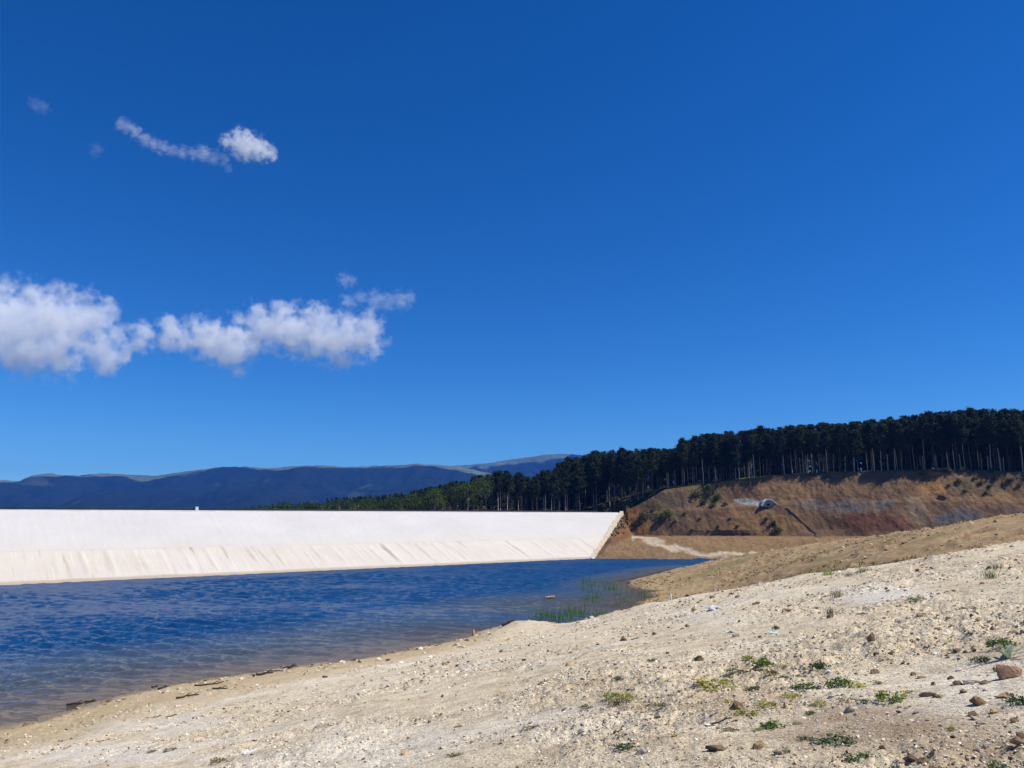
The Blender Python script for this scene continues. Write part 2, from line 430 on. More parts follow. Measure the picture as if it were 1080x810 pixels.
# earth colours: patches of soil with their own outlines
wx = hp_x + 9 * fbm(HX * 0.16, HZ * 0.16 + HY * 0.05, 4); wy = hp_y + 5 * fbm(HX * 0.16 + 50, HZ * 0.2 + HY * 0.05, 4)
colr = np.zeros(HX.shape + (3,))
def lerp(a, b, f): return a * (1 - f[..., None]) + np.array(b) * f[..., None]
n1 = np.clip(fbm(HX * 0.09, HY * 0.12 + HZ * 0.1, 4) * 0.8 + 0.5, 0, 1)
colr = lerp(np.zeros_like(colr) + np.array((0.20, 0.125, 0.075)), (0.30, 0.185, 0.10), n1)
def patch(cx, cy, rx, ry, col, amt=1.0, soft=0.35):
    global colr
    d = np.sqrt(((wx - cx) / rx) ** 2 + ((wy - cy) / ry) ** 2)
    colr = lerp(colr, col, np.clip((1 - d) / soft, 0, 1) * amt)
patch(665, 552, 26, 26, (0.34, 0.19, 0.075), 0.7)
patch(740, 545, 60, 16, (0.22, 0.135, 0.085), 0.7)
patch(700, 528, 36, 12, (0.21, 0.15, 0.10), 0.7)
patch(800, 552, 60, 17, (0.30, 0.18, 0.085), 0.7)
patch(842, 516, 50, 12, (0.33, 0.21, 0.11), 0.8)
patch(905, 512, 60, 15, (0.26, 0.17, 0.095), 0.8)
patch(880, 534, 48, 9, (0.23, 0.19, 0.16), 0.7)
patch(898, 534, 20, 5, (0.22, 0.20, 0.18), 0.65)
patch(929, 533, 11, 6, (0.22, 0.205, 0.19), 0.65)
patch(918, 551, 46, 13, (0.20, 0.095, 0.06), 0.9)
patch(985, 515, 25, 10, (0.46, 0.25, 0.10), 0.75)
patch(985, 499, 14, 4, (0.50, 0.20, 0.07), 0.9)
patch(968, 540, 13, 22, (0.32, 0.235, 0.15), 0.8)
patch(1012, 546, 34, 13, (0.155, 0.145, 0.15), 0.85)
patch(1075, 546, 22, 16, (0.20, 0.13, 0.10), 0.8)
patch(1040, 512, 50, 10, (0.19, 0.155, 0.085), 0.6)
patch(1078, 551, 14, 7, (0.15, 0.145, 0.155), 0.7)
_gd = np.sqrt(((hp_x - 790) / 17.0) ** 2 + ((hp_y - 529.5 - (hp_x - 790) * 0.12) / 3.4) ** 2)
colr = lerp(colr, (0.36, 0.385, 0.38), np.clip((1.05 - _gd) / 0.2, 0, 1))
patch(745, 522, 24, 9, (0.17, 0.16, 0.07), 0.6)
patch(702, 540, 22, 14, (0.16, 0.15, 0.07), 0.5)
colr = np.clip(colr + 0.12 * (colr - colr.mean(axis=(0, 1))), 0.03, 1) * np.array([0.62, 0.615, 0.62])
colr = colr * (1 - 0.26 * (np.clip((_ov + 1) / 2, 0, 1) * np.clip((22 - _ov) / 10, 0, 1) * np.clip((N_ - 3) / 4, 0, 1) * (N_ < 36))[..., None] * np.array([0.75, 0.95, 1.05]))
bl = bench * np.clip((hp_y - 562 - 10 * np.clip((668 - hp_x) / 20, 0, 1)) / 4, 0, 1)
colr = lerp(colr, (0.22, 0.145, 0.072), bl * (0.75 + 0.25 * n1))
tr = np.abs(wy - np.interp(wx, [672, 690, 720, 745, 800], [567, 571, 579, 585, 587]))
colr = lerp(colr, (0.42, 0.35, 0.255), bl * np.clip(1.6 - tr / np.interp(wx, [672, 720, 800], [3.0, 3.4, 2.0]), 0, 1) * (hp_x > 666) * (hp_x < 800))
ff = np.clip((SEG - 6.9) / 0.25, 0, 1)
colr = lerp(colr, (0.075, 0.062, 0.030), ff)
grassy = ff * np.clip((1.5 - (SEG - 7)) / 0.5, 0, 1) * np.clip(fbm(HX * 0.2, HY * 0.2, 3) + 0.45, 0, 1)
colr = lerp(colr, (0.09, 0.10, 0.03), grassy)
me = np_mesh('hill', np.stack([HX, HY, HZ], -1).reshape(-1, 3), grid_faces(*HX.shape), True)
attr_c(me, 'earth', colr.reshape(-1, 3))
t = NT('cut_earth'); p = t.pos()
c = t.mix(1.0, t.attr('earth'), t.ramp(t.noise(t.scalevec(p, (1, 1, 0.45)), 0.9, 6, 0.7), [(0.25, 0.62), (0.5, 1.0), (0.78, 1.35)]), 'MULTIPLY')
c = t.mix(0.7, c, t.mix(1.0, c, t.ramp(t.noise(t.scalevec(p, (1, 0.3, 0.16)), 0.4, 4, 0.6), [(0.3, (0.8, 0.78, 0.76)), (0.7, (1.12, 1.1, 1.06))]), 'MULTIPLY'))
t.surf(t.princ(c, 0.95, 0.1, t.bump(t.noise(p, 1.3, 6, 0.65), 0.6, 0.4)))
HILL = obj('hill', me, t.m); tag(HILL, kind='structure')
_hx, _hy, _hz, _hpx, _hpy, _hseg = HX.ravel(), HY.ravel(), HZ.ravel(), hp_x.ravel(), hp_y.ravel(), SEG.ravel()
_vis = _hseg < 7.3
def hill_at_pixel(px, py):
    d = (_hpx - px) ** 2 + ((_hpy - py)) ** 2 + (~_vis) * 1e6
    i = int(np.argmin(d)); return np.array([_hx[i], _hy[i], _hz[i]])
def hill_z(x, y):
    d = (_hx - x) ** 2 + (_hy - y) ** 2
    i = int(np.argmin(d)); return float(_hz[i])

# ================================================================== DAM
dam = empty('dam', (*dpt(60, 0)[:2], 0))
tag(dam, 'long embankment dam with a white lined slope facing the water', 'dam')
dam_inv = Vector(dam.location)
def dam_part(name, verts, faces, mat, smooth=False, parent=dam):
    v = np.asarray(verts, float) - (np.array(dam_inv) if parent is dam else 0)
    return obj(name, np_mesh(name, v, faces, smooth), mat, parent)
V_STEP = 0.385
def lining_mat(name, lower):
    t = NT(name); kv = t.n('ShaderNodeAttribute', attribute_name='kv').outputs['Vector']
    s = t.n('ShaderNodeSeparateXYZ', {0: kv}); k, v = s.outputs['X'], s.outputs['Y']
    def comb(ks, vs_): return t.n('ShaderNodeCombineXYZ', {0: t.math('MULTIPLY', k, ks), 1: t.math('MULTIPLY', v, vs_)}).outputs[0]
    cloud = t.noise(comb(0.05, 2.0), 1.0, 5, 0.6)
    streak = t.noise(comb(0.9, 1.6), 1.0, 5, 0.62, 0.2)
    if not lower:
        c = t.ramp(cloud, [(0.3, (0.49, 0.475, 0.45)), (0.7, (0.545, 0.53, 0.505))])
        c = t.mix(t.math('MULTIPLY', t.maprange(streak, 0.58, 0.74), 0.22), c, (0.58, 0.57, 0.55))
        low = t.maprange(t.math('ADD', v, t.math('MULTIPLY', cloud, 0.3)), 0.76, 0.50)
        c = t.mix(t.math('MULTIPLY', low, t.maprange(streak, 0.35, 0.7, 0.25, 0.85)), c, (0.53, 0.475, 0.395))
    else:
        c = t.ramp(cloud, [(0.3, (0.52, 0.465, 0.39)), (0.7, (0.57, 0.535, 0.475))])
        c = t.mix(t.math('MULTIPLY', t.math('MULTIPLY', t.maprange(streak, 0.56, 0.68), 0.85), t.ramp(t.noise(comb(0.12, 3.0), 1.0, 3), [(0.35, 0.15), (0.65, 1.0)])), c, (0.32, 0.25, 0.175))
        st2 = t.noise(comb(2.6, 2.2), 1.0, 4, 0.6)
        c = t.mix(t.math('MULTIPLY', t.maprange(st2, 0.58, 0.72), 0.6), c, (0.66, 0.64, 0.60))
        c = t.mix(t.maprange(v, 0.03, 0.008), c, (0.40, 0.33, 0.24))
    if lower: c = t.mix(t.math('MULTIPLY', t.maprange(v, V_STEP - 0.012, V_STEP - 0.002), t.maprange(cloud, 0.4, 0.6, 0.1, 0.55)), c, (0.40, 0.36, 0.31))
    seam = t.math('ABSOLUTE', t.math('SUBTRACT', t.math('FRACT', t.math('DIVIDE', t.math('ADD', k, t.math('MULTIPLY', cloud, 0.5)), 5.0)), 0.5))
    c = t.mix(t.math('MULTIPLY', t.maprange(seam, 0.022, 0.008), 0.30), c, (0.48, 0.47, 0.45))
    t.surf(t.princ(c, 0.75, 0.2, t.bump(t.noise(comb(0.7, 5.0), 1.0, 4), 0.4, 0.25))); return t.m
def face_grid(v0, v1, nv, dk, lift, lower):
    vv = np.linspace(v0, v1, nv); kk = np.arange(DK0, DL + 42, dk)
    V, K = np.meshgrid(vv, kk, indexing='ij')
    K = np.minimum(K, kmax(np.clip(V, 0, 1)))
    L = np.full(K.shape, lift)
    L = L + 0.10 * fbm(K * 0.11, V * 5, 3)
    if lower:                                    # strips of sheeting lapped over each other, their edges slightly raised
        wdt = 4.1; ph = (K + 0.5 * perlin(K * 0.07, V * 1.0)) / wdt
        saw = ph - np.floor(ph); idn = np.floor(ph)
        amp = (0.5 + 0.5 * np.sin(idn * 12.9898 + 4.1) ** 2) * np.clip(perlin(idn * 0.37, 0.5) * 2.2 + 0.5, 0.05, 1.0)
        L = L + 0.21 * amp * np.clip((V - 0.02) / 0.08, 0, 1) * np.clip((V1L - V) / 0.05, 0, 1) * np.clip((saw - 0.72) / 0.16, 0, 1) * np.clip((1.0 - saw) / 0.03, 0, 1)
    else:
        L = L + 0.03 * np.abs(perlin(K * 0.9, V * 2.0))
    P0 = DA[None, None] + DU * K[..., None] + DN * (SL * ZC * V)[..., None]
    return np.stack([P0[..., 0], P0[..., 1], ZC * V + L], -1), K, V
V1L = V_STEP
P_, K_, Vv = face_grid(V_STEP - 0.02, 1.0, 40, 0.8, 0.0, False)
o = dam_part('upper_lining', P_.reshape(-1, 3), grid_faces(*K_.shape)[:, ::-1], lining_mat('white_lining', False), True)
a_ = o.data.attributes.new('kv', 'FLOAT_VECTOR', 'POINT'); a_.data.foreach_set('vector', np.stack([K_, Vv, Vv * 0], -1).astype(np.float32).ravel())
P_, K_, Vv = face_grid(-0.2, V_STEP, 46, 0.32, 0.16, True)
o = dam_part('lower_lining', P_.reshape(-1, 3), grid_faces(*K_.shape)[:, ::-1], lining_mat('silted_lining', True), True)
o['label'] = 'lower band of lining stained beige by silt'
a_ = o.data.attributes.new('kv', 'FLOAT_VECTOR', 'POINT'); a_.data.foreach_set('vector', np.stack([K_, Vv, Vv * 0], -1).astype(np.float32).ravel())
def sweep(path, prof, closed=True):
    """sweep a 2-d profile (offset across, height) along plan points with their own base height"""
    path = np.asarray(path, float); prof = np.asarray(prof, float)
    tg = np.gradient(path[:, :2], axis=0); tg /= np.linalg.norm(tg, axis=1)[:, None]
    nm = np.stack([-tg[:, 1], tg[:, 0]], -1)
    v = np.concatenate([path[:, None, :2] + nm[:, None] * prof[None, :, :1], (path[:, None, 2:] + prof[None, :, 1:])], -1)
    n, k = len(path), len(prof)
    f = []
    for i in range(n - 1):
        for j in range(k if closed else k - 1):
            a, b = i * k + j, i * k + (j + 1) % k
            f.append((a, b, b + k, a + k))
    return v.reshape(-1, 3), np.array(f)
kk = np.linspace(DK0, DL + 39, 120)
m_conc = mat_plain('crest_concrete', (0.62, 0.62, 0.60), 0.85, 0.2, 0.5, 0.12)
m_road = mat_plain('crest_gravel', (0.16, 0.14, 0.12), 0.95, 0.1, 0.7, 0.2)
m_dark = mat_plain('dark_kerb', (0.035, 0.035, 0.04), 0.8, 0.2, 0.5, 0.2)
m_down = mat_plain('downstream_fill', (0.16, 0.12, 0.08), 0.95, 0.1, 0.3, 0.3)
line = np.array([[*(DA + DU * k + DN * (SL * ZC)), ZC] for k in kk])
v, f = sweep(line, [(-0.25, -0.3), (-0.25, 0.16), (0.15, 0.16), (0.15, -0.3)]); dam_part('crest_kerb', v, f, m_conc)
v, f = sweep(line, [(0.15, -0.03), (CW, -0.03)], False); dam_part('crest_road', v, f, m_road)
v, f = sweep(line, [(CW - 0.5, -0.3), (CW - 0.5, 0.62), (CW - 0.25, 0.62), (CW - 0.25, -0.3)]); dam_part('guard_wall', v, f, m_dark)
v, f = sweep(line, [(CW, 0.0), (CW + 22, -11.0), (CW + 24, -14)], False); dam_part('downstream_slope', v, f, m_down)
vv = np.linspace(1.02, -0.06, 60)
edge = np.array([[*(DA + DU * (kmax(max(w, 0)) + 0.3 + 0.35 * perlin(w * 9, 1.5)) + DN * (SL * ZC * w)), ZC * w + 0.1 + 0.12 * perlin(w * 14, 4.2)] for w in vv])
v, f = sweep(edge, [(-0.55, -0.8), (-0.5, 0.26), (0.45, 0.3), (0.6, -0.8)])
dam_part('edge_plinth', v, f, mat_plain('plinth_concrete', (0.55, 0.47, 0.36), 0.9, 0.15, 0.8, 0.25))

# rubble along the joint between lining and abutment
_r = np.random.default_rng(12); VV, FF, off = [], [], 0
_bm = bmesh.new(); bmesh.ops.create_icosphere(_bm, subdivisions=2, radius=0.5); _iv = np.array([v.co[:] for v in _bm.verts]); _if = np.array([[v.index for v in f.verts] for f in _bm.faces]); _bm.free()
for _ in range(150):
    w = _r.random() ** 1.3 * 1.0; k = kmax(w) + 0.9 + abs(_r.normal()) * 1.5; sz = _r.uniform(0.35, 1.25)
    q = DA + DU * k + DN * (SL * ZC * w)
    v = _iv * np.array([1.2, 1.0, 0.75]) * sz * (1 + 0.22 * perlin(_iv[:, 0] * 3 + _, _iv[:, 1] * 3 + _iv[:, 2] * 2.3))[:, None]
    VV.append(v + np.array([q[0], q[1], ZC * w - 0.15 - max(k - kmax(w), 0) * 0.3])); FF.append(_if + off); off += len(_iv)
_o = obj('rubble', np_mesh('rubble', np.concatenate(VV), np.concatenate(FF)), mat_plain('abutment_rubble', (0.17, 0.115, 0.07), 0.95, 0.1, 0.5, 0.5))
tag(_o, 'brown rubble heaped along the right edge of the dam lining', 'rubble', None, 'stuff')
# small white cabin and marker posts on the crest
def box_bm(bm, cx, cy, cz, sx, sy, sz, bev=0.0, rz=0.0):
    r = bmesh.ops.create_cube(bm, size=1.0)
    M = Matrix.Translation((cx, cy, cz)) @ Matrix.Rotation(rz, 4, 'Z') @ Matrix.Diagonal((sx, sy, sz, 1))
    bmesh.ops.transform(bm, matrix=M, verts=r['verts'])
    if bev:
        es = list({e for v_ in r['verts'] for e in v_.link_edges})
        bmesh.ops.bevel(bm, geom=es, offset=bev, segments=2, affect='EDGES')
def crest_at(px):
    s = (px - 540.0) / F / CP
    q0 = DA + DN * (SL * ZC + CW - 0.9)
    k = (s * q0[1] - q0[0]) / (DU[0] - s * DU[1]); q = q0 + DU * k
    return np.array([q[0], q[1], ZC - 0.03])
cb = empty('cabin', crest_at(216.5), math.atan2(DU[1], DU[0])); cb.scale = (0.85, 0.85, 0.85)
tag(cb, 'tiny white box-like cabin standing on the dam crest against the mountains', 'cabin')
bm = bmesh.new(); box_bm(bm, 0, 0, 0.55, 0.7, 0.6, 1.1, 0.03); obj('wall', bm_mesh('wall', bm), mat_plain('cabin_white', (0.80, 0.80, 0.78), 0.6, 0.3, 1, 0.05), cb)
bm = bmesh.new(); box_bm(bm, 0, 0, 1.14, 0.8, 0.7, 0.08, 0.02); obj('roof', bm_mesh('roof', bm), mat_plain('cabin_roof', (0.7, 0.7, 0.7), 0.6, 0.3, 1, 0.05), cb)
bm = bmesh.new(); box_bm(bm, 0.05, -0.31, 0.5, 0.34, 0.02, 0.85); obj('door', bm_mesh('door', bm), mat_plain('cabin_door', (0.74, 0.74, 0.73), 0.6, 0.3, 1, 0.05), cb)

# ================================================================== WATER
aa = np.linspace(-0.78, 0.62, 1150)
ys = [30.0]
while ys[-1] < 290: ys.append(ys[-1] + max(0.11, 0.0026 * ys[-1]))
ys = np.array(ys)
WY = np.broadcast_to(ys[:, None], (len(ys), len(aa))); WX = WY * np.tan(aa)[None]
WZ = np.zeros_like(WX)
for i in range(64):
    lam = float(np.exp(rng.uniform(math.log(0.28), math.log(3.0))))
    th = math.radians(262 + rng.normal() * 36)
    amp = 0.0108 * lam ** 0.9 * rng.uniform(0.6, 1.3)
    kx, ky = math.cos(th) * 2 * math.pi / lam, math.sin(th) * 2 * math.pi / lam
    ph = rng.uniform(0, 6.28)
    arg = kx * WX + ky * WY + ph + 0.8 * perlin(WX * 0.05 / max(lam, 1) + i, WY * 0.05 / max(lam, 1))
    spacing = np.maximum(0.11, 0.0026 * WY)
    WZ = WZ + amp * np.sin(arg) * np.clip(lam / spacing / 2.2 - 0.6, 0, 1)
gust = np.clip(0.85 + 0.7 * fbm(WX * 0.03, WY * 0.05, 3), 0.25, 1.5)
bed = tps_z(WX, WY)
K_, N_ = dam_kn(WX, WY)
dep = np.maximum(-bed, 0)
far = np.clip((WY - 150) / 20, 0, 1)
dep = np.where(WY > 165, np.maximum(dep, 2.5), dep)
sh = np.clip(dep / 0.8, 0.12, 1) * np.clip(-N_ / 14, 0.3, 1)
WZ = WZ * gust * sh
me = np_mesh('water', np.stack([WX, WY, WZ], -1).reshape(-1, 3), grid_faces(*WX.shape), True)
attr_f(me, 'depth', dep)
attr_f(me, 'ripple', np.interp(WY, [40, 90, 165], [0.08, 0.17, 0.34]))     # ripples too fine for the mesh
t = NT('lake_water'); p = t.pos()
dp = t.attr('depth', True)
murk = t.maprange(dp, 0.0, 1.5); murk = t.math('POWER', murk, 0.6)
body = t.ramp(t.maprange(dp, 0.12, 2.4), [(0.0, (0.18, 0.150, 0.125)), (0.3, (0.075, 0.095, 0.105)), (1.0, (0.005, 0.046, 0.135))])
nb = t.math('ADD', t.noise(t.scalevec(p, (0.6, 1.4, 1)), 3.4, 5, 0.65), t.math('MULTIPLY', t.noise(t.scalevec(p, (0.7, 1.3, 1)), 7.0, 3, 0.6), 0.3))
nrm = t.bump(nb, 1.0, 0.14)
see = t.n('ShaderNodeBsdfTransparent', {'Color': (0.80, 0.78, 0.68)})
und = t.n('ShaderNodeMixShader', {0: murk, 1: see, 2: t.n('ShaderNodeBsdfDiffuse', {'Color': body})})
gl = t.n('ShaderNodeBsdfGlossy', {'Color': (1, 1, 1), 'Roughness': t.attr('ripple', True), 'Normal': nrm})
fr = t.n('ShaderNodeFresnel', {'IOR': 1.33, 'Normal': nrm})
t.surf(t.n('ShaderNodeMixShader', {0: t.math('MULTIPLY', fr, t.maprange(t.attr('ripple', True), 0.10, 0.34, 1.0, 0.20)), 1: und, 2: gl}))
WATER = obj('water', me, t.m); tag(WATER, kind='structure')

# ================================================================== VALLEY FLOOR AND MOUNTAINS
t = NT('valley_floor'); p = t.pos()
t.surf(t.princ(t.ramp(t.noise(p, 0.01, 6, 0.65), [(0.35, (0.035, 0.045, 0.02)), (0.65, (0.08, 0.08, 0.04))]), 0.95, 0.1))
xs = np.linspace(-7500, 7500, 40); VX, VY = np.meshgrid(xs, np.linspace(-2500, 7600, 30))
VZ = -10 + 0 * VX
tag(obj('terrain', np_mesh('terrain', np.stack([VX, VY, VZ], -1).reshape(-1, 3), grid_faces(*VX.shape), True), t.m), kind='structure')

t = NT('mountain_forest'); p = t.pos()
fo = t.ramp(t.noise(p, 0.006, 7, 0.7), [(0.3, (0.005, 0.010, 0.008)), (0.7, (0.014, 0.022, 0.014))])
md = t.ramp(t.noise(p, 0.012, 6, 0.7), [(0.3, (0.07, 0.095, 0.055)), (0.7, (0.14, 0.165, 0.105))])
t.surf(t.princ(t.mix(t.attr('meadow', True), fo, md), 0.95, 0.05, t.bump(t.noise(p, 0.03, 6, 0.75), 0.9, 14.0)))
m_mtn = t.m
def mountain(name, prof, Yc, front, back, mead, seed, base=-12):
    prof = np.array(prof, float)
    pxs = np.linspace(prof[0, 0], prof[-1, 0], 900); pys = np.interp(pxs, prof[:, 0], prof[:, 1])
    pys = pys + 0.55 * fbm(pxs * 0.09 + seed, pxs * 0 + seed, 4)
    zc = np.array([at_y(540, b, Yc)[2] for b in pys])
    s = np.concatenate([np.linspace(-1, 0, 130), np.linspace(0, 1, 40)[1:]])
    S, Z0 = np.meshgrid(s, zc, indexing='ij'); PX = np.broadcast_to(pxs, S.shape)
    Y = Yc + np.where(S < 0, S * front, S * back)
    X = (PX - 540) / F * (Yc * CP + (Z0 - CAMZ) * SP)
    sh_ = np.where(S < 0, (1 - np.abs(S)) ** 0.95, (1 - S) ** 0.8)
    Z = base + (Z0 - base) * sh_
    val = fbm(X * 0.0022 + seed, Y * 0.0011, 5, 0.55)
    wgt = np.clip(np.abs(S) * 5, 0, 1) * np.clip((1 - np.abs(S)) * 3, 0, 1)
    Z = Z + wgt * val * 55 - wgt * 25
    Z = Z + 3.5 * fbm(X * 0.02, Y * 0.02, 3) * np.clip(np.abs(S) * 12, 0, 1)
    me = np_mesh(name, np.stack([X, Y, Z], -1).reshape(-1, 3), grid_faces(*S.shape), True)
    ppx, ppy = PX, np.broadcast_to(pys, S.shape)
    vy = project(np.stack([X, Y, Z], -1))[1]
    m = mead(PX, vy - ppy, X, Y)
    attr_f(me, 'meadow', m)
    o_ = obj(name, me, m_mtn); tag(o_, kind='structure'); return o_
NEAR = [(-900, 520), (-500, 500), (-200, 512), (-60, 507), (0, 506.5), (25, 507.5), (60, 506), (77, 502), (110, 499), (143, 501), (167, 501.5), (197, 497), (233, 492.5), (260, 492.2), (283, 494), (317, 491), (347, 491), (365, 492.5), (420, 490.5), (443, 489), (483, 492), (505, 496.5), (530, 503), (580, 516), (700, 535), (900, 545)]
def mead_near(px, d, X, Y):
    th = np.interp(px, [-60, 0, 30, 90, 110, 140, 160, 230, 250, 300, 340, 420, 470, 500, 560], [6, 4, 0, 0.5, 2.5, 3, 7, 1.0, 0.5, 3.2, 3.0, 2.0, 3.5, 4, 2])
    clear = np.clip((fbm(X * 0.0035 + 7, Y * 0.0022, 4) - 0.62) * 4, 0, 0.22)
    return np.maximum(np.clip((th - d + 2.2 * fbm(X * 0.006, Y * 0.004, 4)) / 0.9, 0, 1), clear)
mountain('mountain', NEAR, 4300, 1500, 1300, mead_near, 3.0)
FAR = [(250, 512), (380, 500), (450, 492), (483, 491), (510, 489), (547, 483.5), (575, 479.5), (590, 478.5), (605, 479), (625, 482), (680, 488), (760, 492), (900, 500), (1200, 505)]
def mead_far(px, d, X, Y):
    return np.clip((5.5 - d + 7 * fbm(X * 0.003 + 9, Y * 0.002, 4)) / 2.0, 0, 1)
mountain('mountain', FAR, 5600, 1400, 1200, mead_far, 8.0)

# ================================================================== HAZE
t = NT('haze_air')
pv = t.n('ShaderNodeVolumePrincipled', {'Color': (0.05, 0.27, 1.0), 'Density': 0.00008, 'Anisotropy': 0.0})
t.t.links.new(pv.outputs[0], t.out.inputs['Volume'])
bm = bmesh.new(); box_bm(bm, 0, 2500, 250, 15600, 10600, 524)
hz = obj('haze', bm_mesh('haze', bm), t.m); tag(hz, kind='stuff')
try: t.m.cycles.homogeneous_volume = True
except Exception: pass
# ================================================================== CLOUDS
def cloud(balls, Y, label, dens, group=None, thresh=-0.02, namp=4.2, stretch=(1.0, 1.0), nscale=None):
    rs = np.random.default_rng(int(balls[0][0] * 7 + 900))
    W = []
    for cx, cy, r in balls:
        rm = 1.12 * r * Y / F
        c = at_y(cx, cy, Y + rs.normal() * 0.35 * rm); W.append((c, rm))
    ctr = np.mean([c for c, _ in W], axis=0)
    bm = bmesh.new()
    for c, rm in W:
        bmesh.ops.create_icosphere(bm, subdivisions=3, radius=rm * 1.5, matrix=Matrix.Translation(Vector(c - ctr)))
    me = bpy.data.meshes.new('cloud'); bm.to_mesh(me); bm.free()
    tmp = obj('cloud', me)
    md = tmp.modifiers.new('union', 'REMESH'); md.mode = 'VOXEL'; md.voxel_size = min(rm for _, rm in W) * 0.28
    dg = bpy.context.evaluated_depsgraph_get(); dg.update()
    m2 = bpy.data.meshes.new_from_object(tmp.evaluated_get(dg))
    bpy.data.objects.remove(tmp); bpy.data.meshes.remove(me)
    t = NT('cloud_vapour'); p = t.n('ShaderNodeTexCoord').outputs['Object']
    rmean = float(np.mean([rm for _, rm in W]))
    nsc = (nscale or 1.5) / rmean
    wv = t.n('ShaderNodeTexNoise', {'Vector': p, 'Scale': nsc * 0.8, 'Detail': 2.0}).outputs['Color']
    pw = t.n('ShaderNodeVectorMath', {0: p, 1: t.n('ShaderNodeVectorMath', {0: t.n('ShaderNodeVectorMath', {0: wv, 1: (0.5, 0.5, 0.5)}, operation='SUBTRACT').outputs[0], 'Scale': rmean * 0.7}, operation='SCALE').outputs[0]}, operation='ADD').outputs[0]
    acc = None
    for c, rm in W:
        d = t.n('ShaderNodeVectorMath', {0: pw, 1: tuple(float(q) for q in c - ctr)}, operation='DISTANCE').outputs['Value']
        v = t.math('MULTIPLY_ADD', d, -1.0 / rm, 1.0)
        acc = v if acc is None else t.n('ShaderNodeMath', {0: acc, 1: v, 2: 0.18}, operation='SMOOTH_MAX').outputs[0]
    nz = t.n('ShaderNodeTexNoise', {'Vector': t.scalevec(p, (stretch[0], 1, stretch[1])), 'Scale': nsc, 'Detail': 9.0, 'Roughness': 0.64}).outputs['Fac']
    dn = t.math('ADD', acc, t.math('MULTIPLY_ADD', nz, namp, -0.5 * namp - thresh))
    edge_ = t.maprange(acc, -0.42, 0.0)
    dn = t.math('MULTIPLY', t.math('MULTIPLY', t.math('MULTIPLY', dn, 1.9, clamp=True), edge_, clamp=True), dens)
    pv = t.n('ShaderNodeVolumePrincipled', {'Color': (0.998, 0.998, 1.0), 'Density': dn, 'Anisotropy': 0.0})
    t.t.links.new(pv.outputs[0], t.out.inputs['Volume'])
    try: t.m.cycles.volume_step_rate = 0.1
    except Exception: pass
    o = obj('cloud', m2, t.m, None, ctr); tag(o, label, 'cloud', group); return o
cloud([(-85, 352, 48), (-35, 352, 46), (15, 345, 42), (52, 332, 32), (84, 338, 30), (108, 330, 17), (60, 368, 30), (20, 378, 22), (108, 373, 25), (-5, 308, 15), (128, 352, 10), (136, 366, 11)], 6000, 'big white puffy cloud cut off by the left edge, low over the mountains', 0.006, thresh=0.12)
cloud([(152, 355, 15), (182, 352, 19), (215, 356, 21), (245, 364, 25), (245, 384, 12), (276, 346, 23), (310, 350, 27), (345, 355, 28), (378, 354, 25), (297, 331, 14), (357, 380, 11), (272, 326, 8), (332, 336, 16)], 6000, 'long lumpy white cloud ending in a rounded bright head', 0.0075, thresh=0.10)
cloud([(368, 318, 9), (382, 314, 8), (396, 316, 11), (410, 318, 10), (422, 317, 11), (431, 314, 8)], 6000, 'small thin ragged cloud above the head of the long cloud', 0.0026, thresh=0.05, stretch=(0.7, 1.2))
cloud([(128, 131, 7), (134, 133, 8), (143, 139, 7), (152, 147, 8), (162, 152, 7), (172, 155, 8), (183, 158, 6), (193, 161, 7), (204, 162, 7), (215, 162, 9), (226, 166, 8), (236, 169, 7), (241, 179, 5)], 3200, 'thin trailing streak of cloud high in the sky, left of a small puff', 0.0075, thresh=0.06, stretch=(0.6, 1.1))
cloud([(258, 153, 15), (274, 158, 12), (240, 149, 8), (286, 162, 7)], 3200, 'small bright puff of cloud at the right end of the high streak', 0.02, thresh=0.0)
cloud([(364, 295, 8), (371, 296, 6)], 6000, 'tiny faint wisp over the small ragged cloud', 0.0028, thresh=0.05)
cloud([(38, 110, 8), (46, 113, 7)], 3200, 'faint wisp of cloud, topmost near the upper left corner', 0.0022, thresh=0.05)
cloud([(102, 157, 7), (100, 160, 6)], 3200, 'faint wisp of cloud just left of the high streak', 0.0022, thresh=0.05)

# ================================================================== TREES
def bark_mat(name, a, b):
    t = NT(name); p = t.n('ShaderNodeTexCoord').outputs['Object']
    c = t.ramp(t.noise(t.scalevec(p, (1, 1, 0.25)), 4.0, 4), [(0.3, a), (0.7, b)])
    c = t.mix(1.0, c, t.ramp(t.n('ShaderNodeObjectInfo').outputs['Random'], [(0, 0.15), (0.55, 0.42), (1, 2.4)]), 'MULTIPLY')
    t.surf(t.princ(c, 0.9, 0.1)); return t.m
m_bark = bark_mat('pine_bark', (0.20, 0.165, 0.14), (0.36, 0.31, 0.28))
m_stem = bark_mat('leafy_bark', (0.10, 0.085, 0.07), (0.2, 0.17, 0.14))
m_pine = mat_leaf('pine_needles', (0.014, 0.024, 0.012), (0.034, 0.048, 0.019), 0.12)
m_broad = mat_leaf('green_leaves', (0.028, 0.052, 0.014), (0.06, 0.095, 0.026), 0.3)
m_scrub = mat_leaf('scrub_leaves', (0.05, 0.07, 0.025), (0.10, 0.12, 0.045), 0.25)

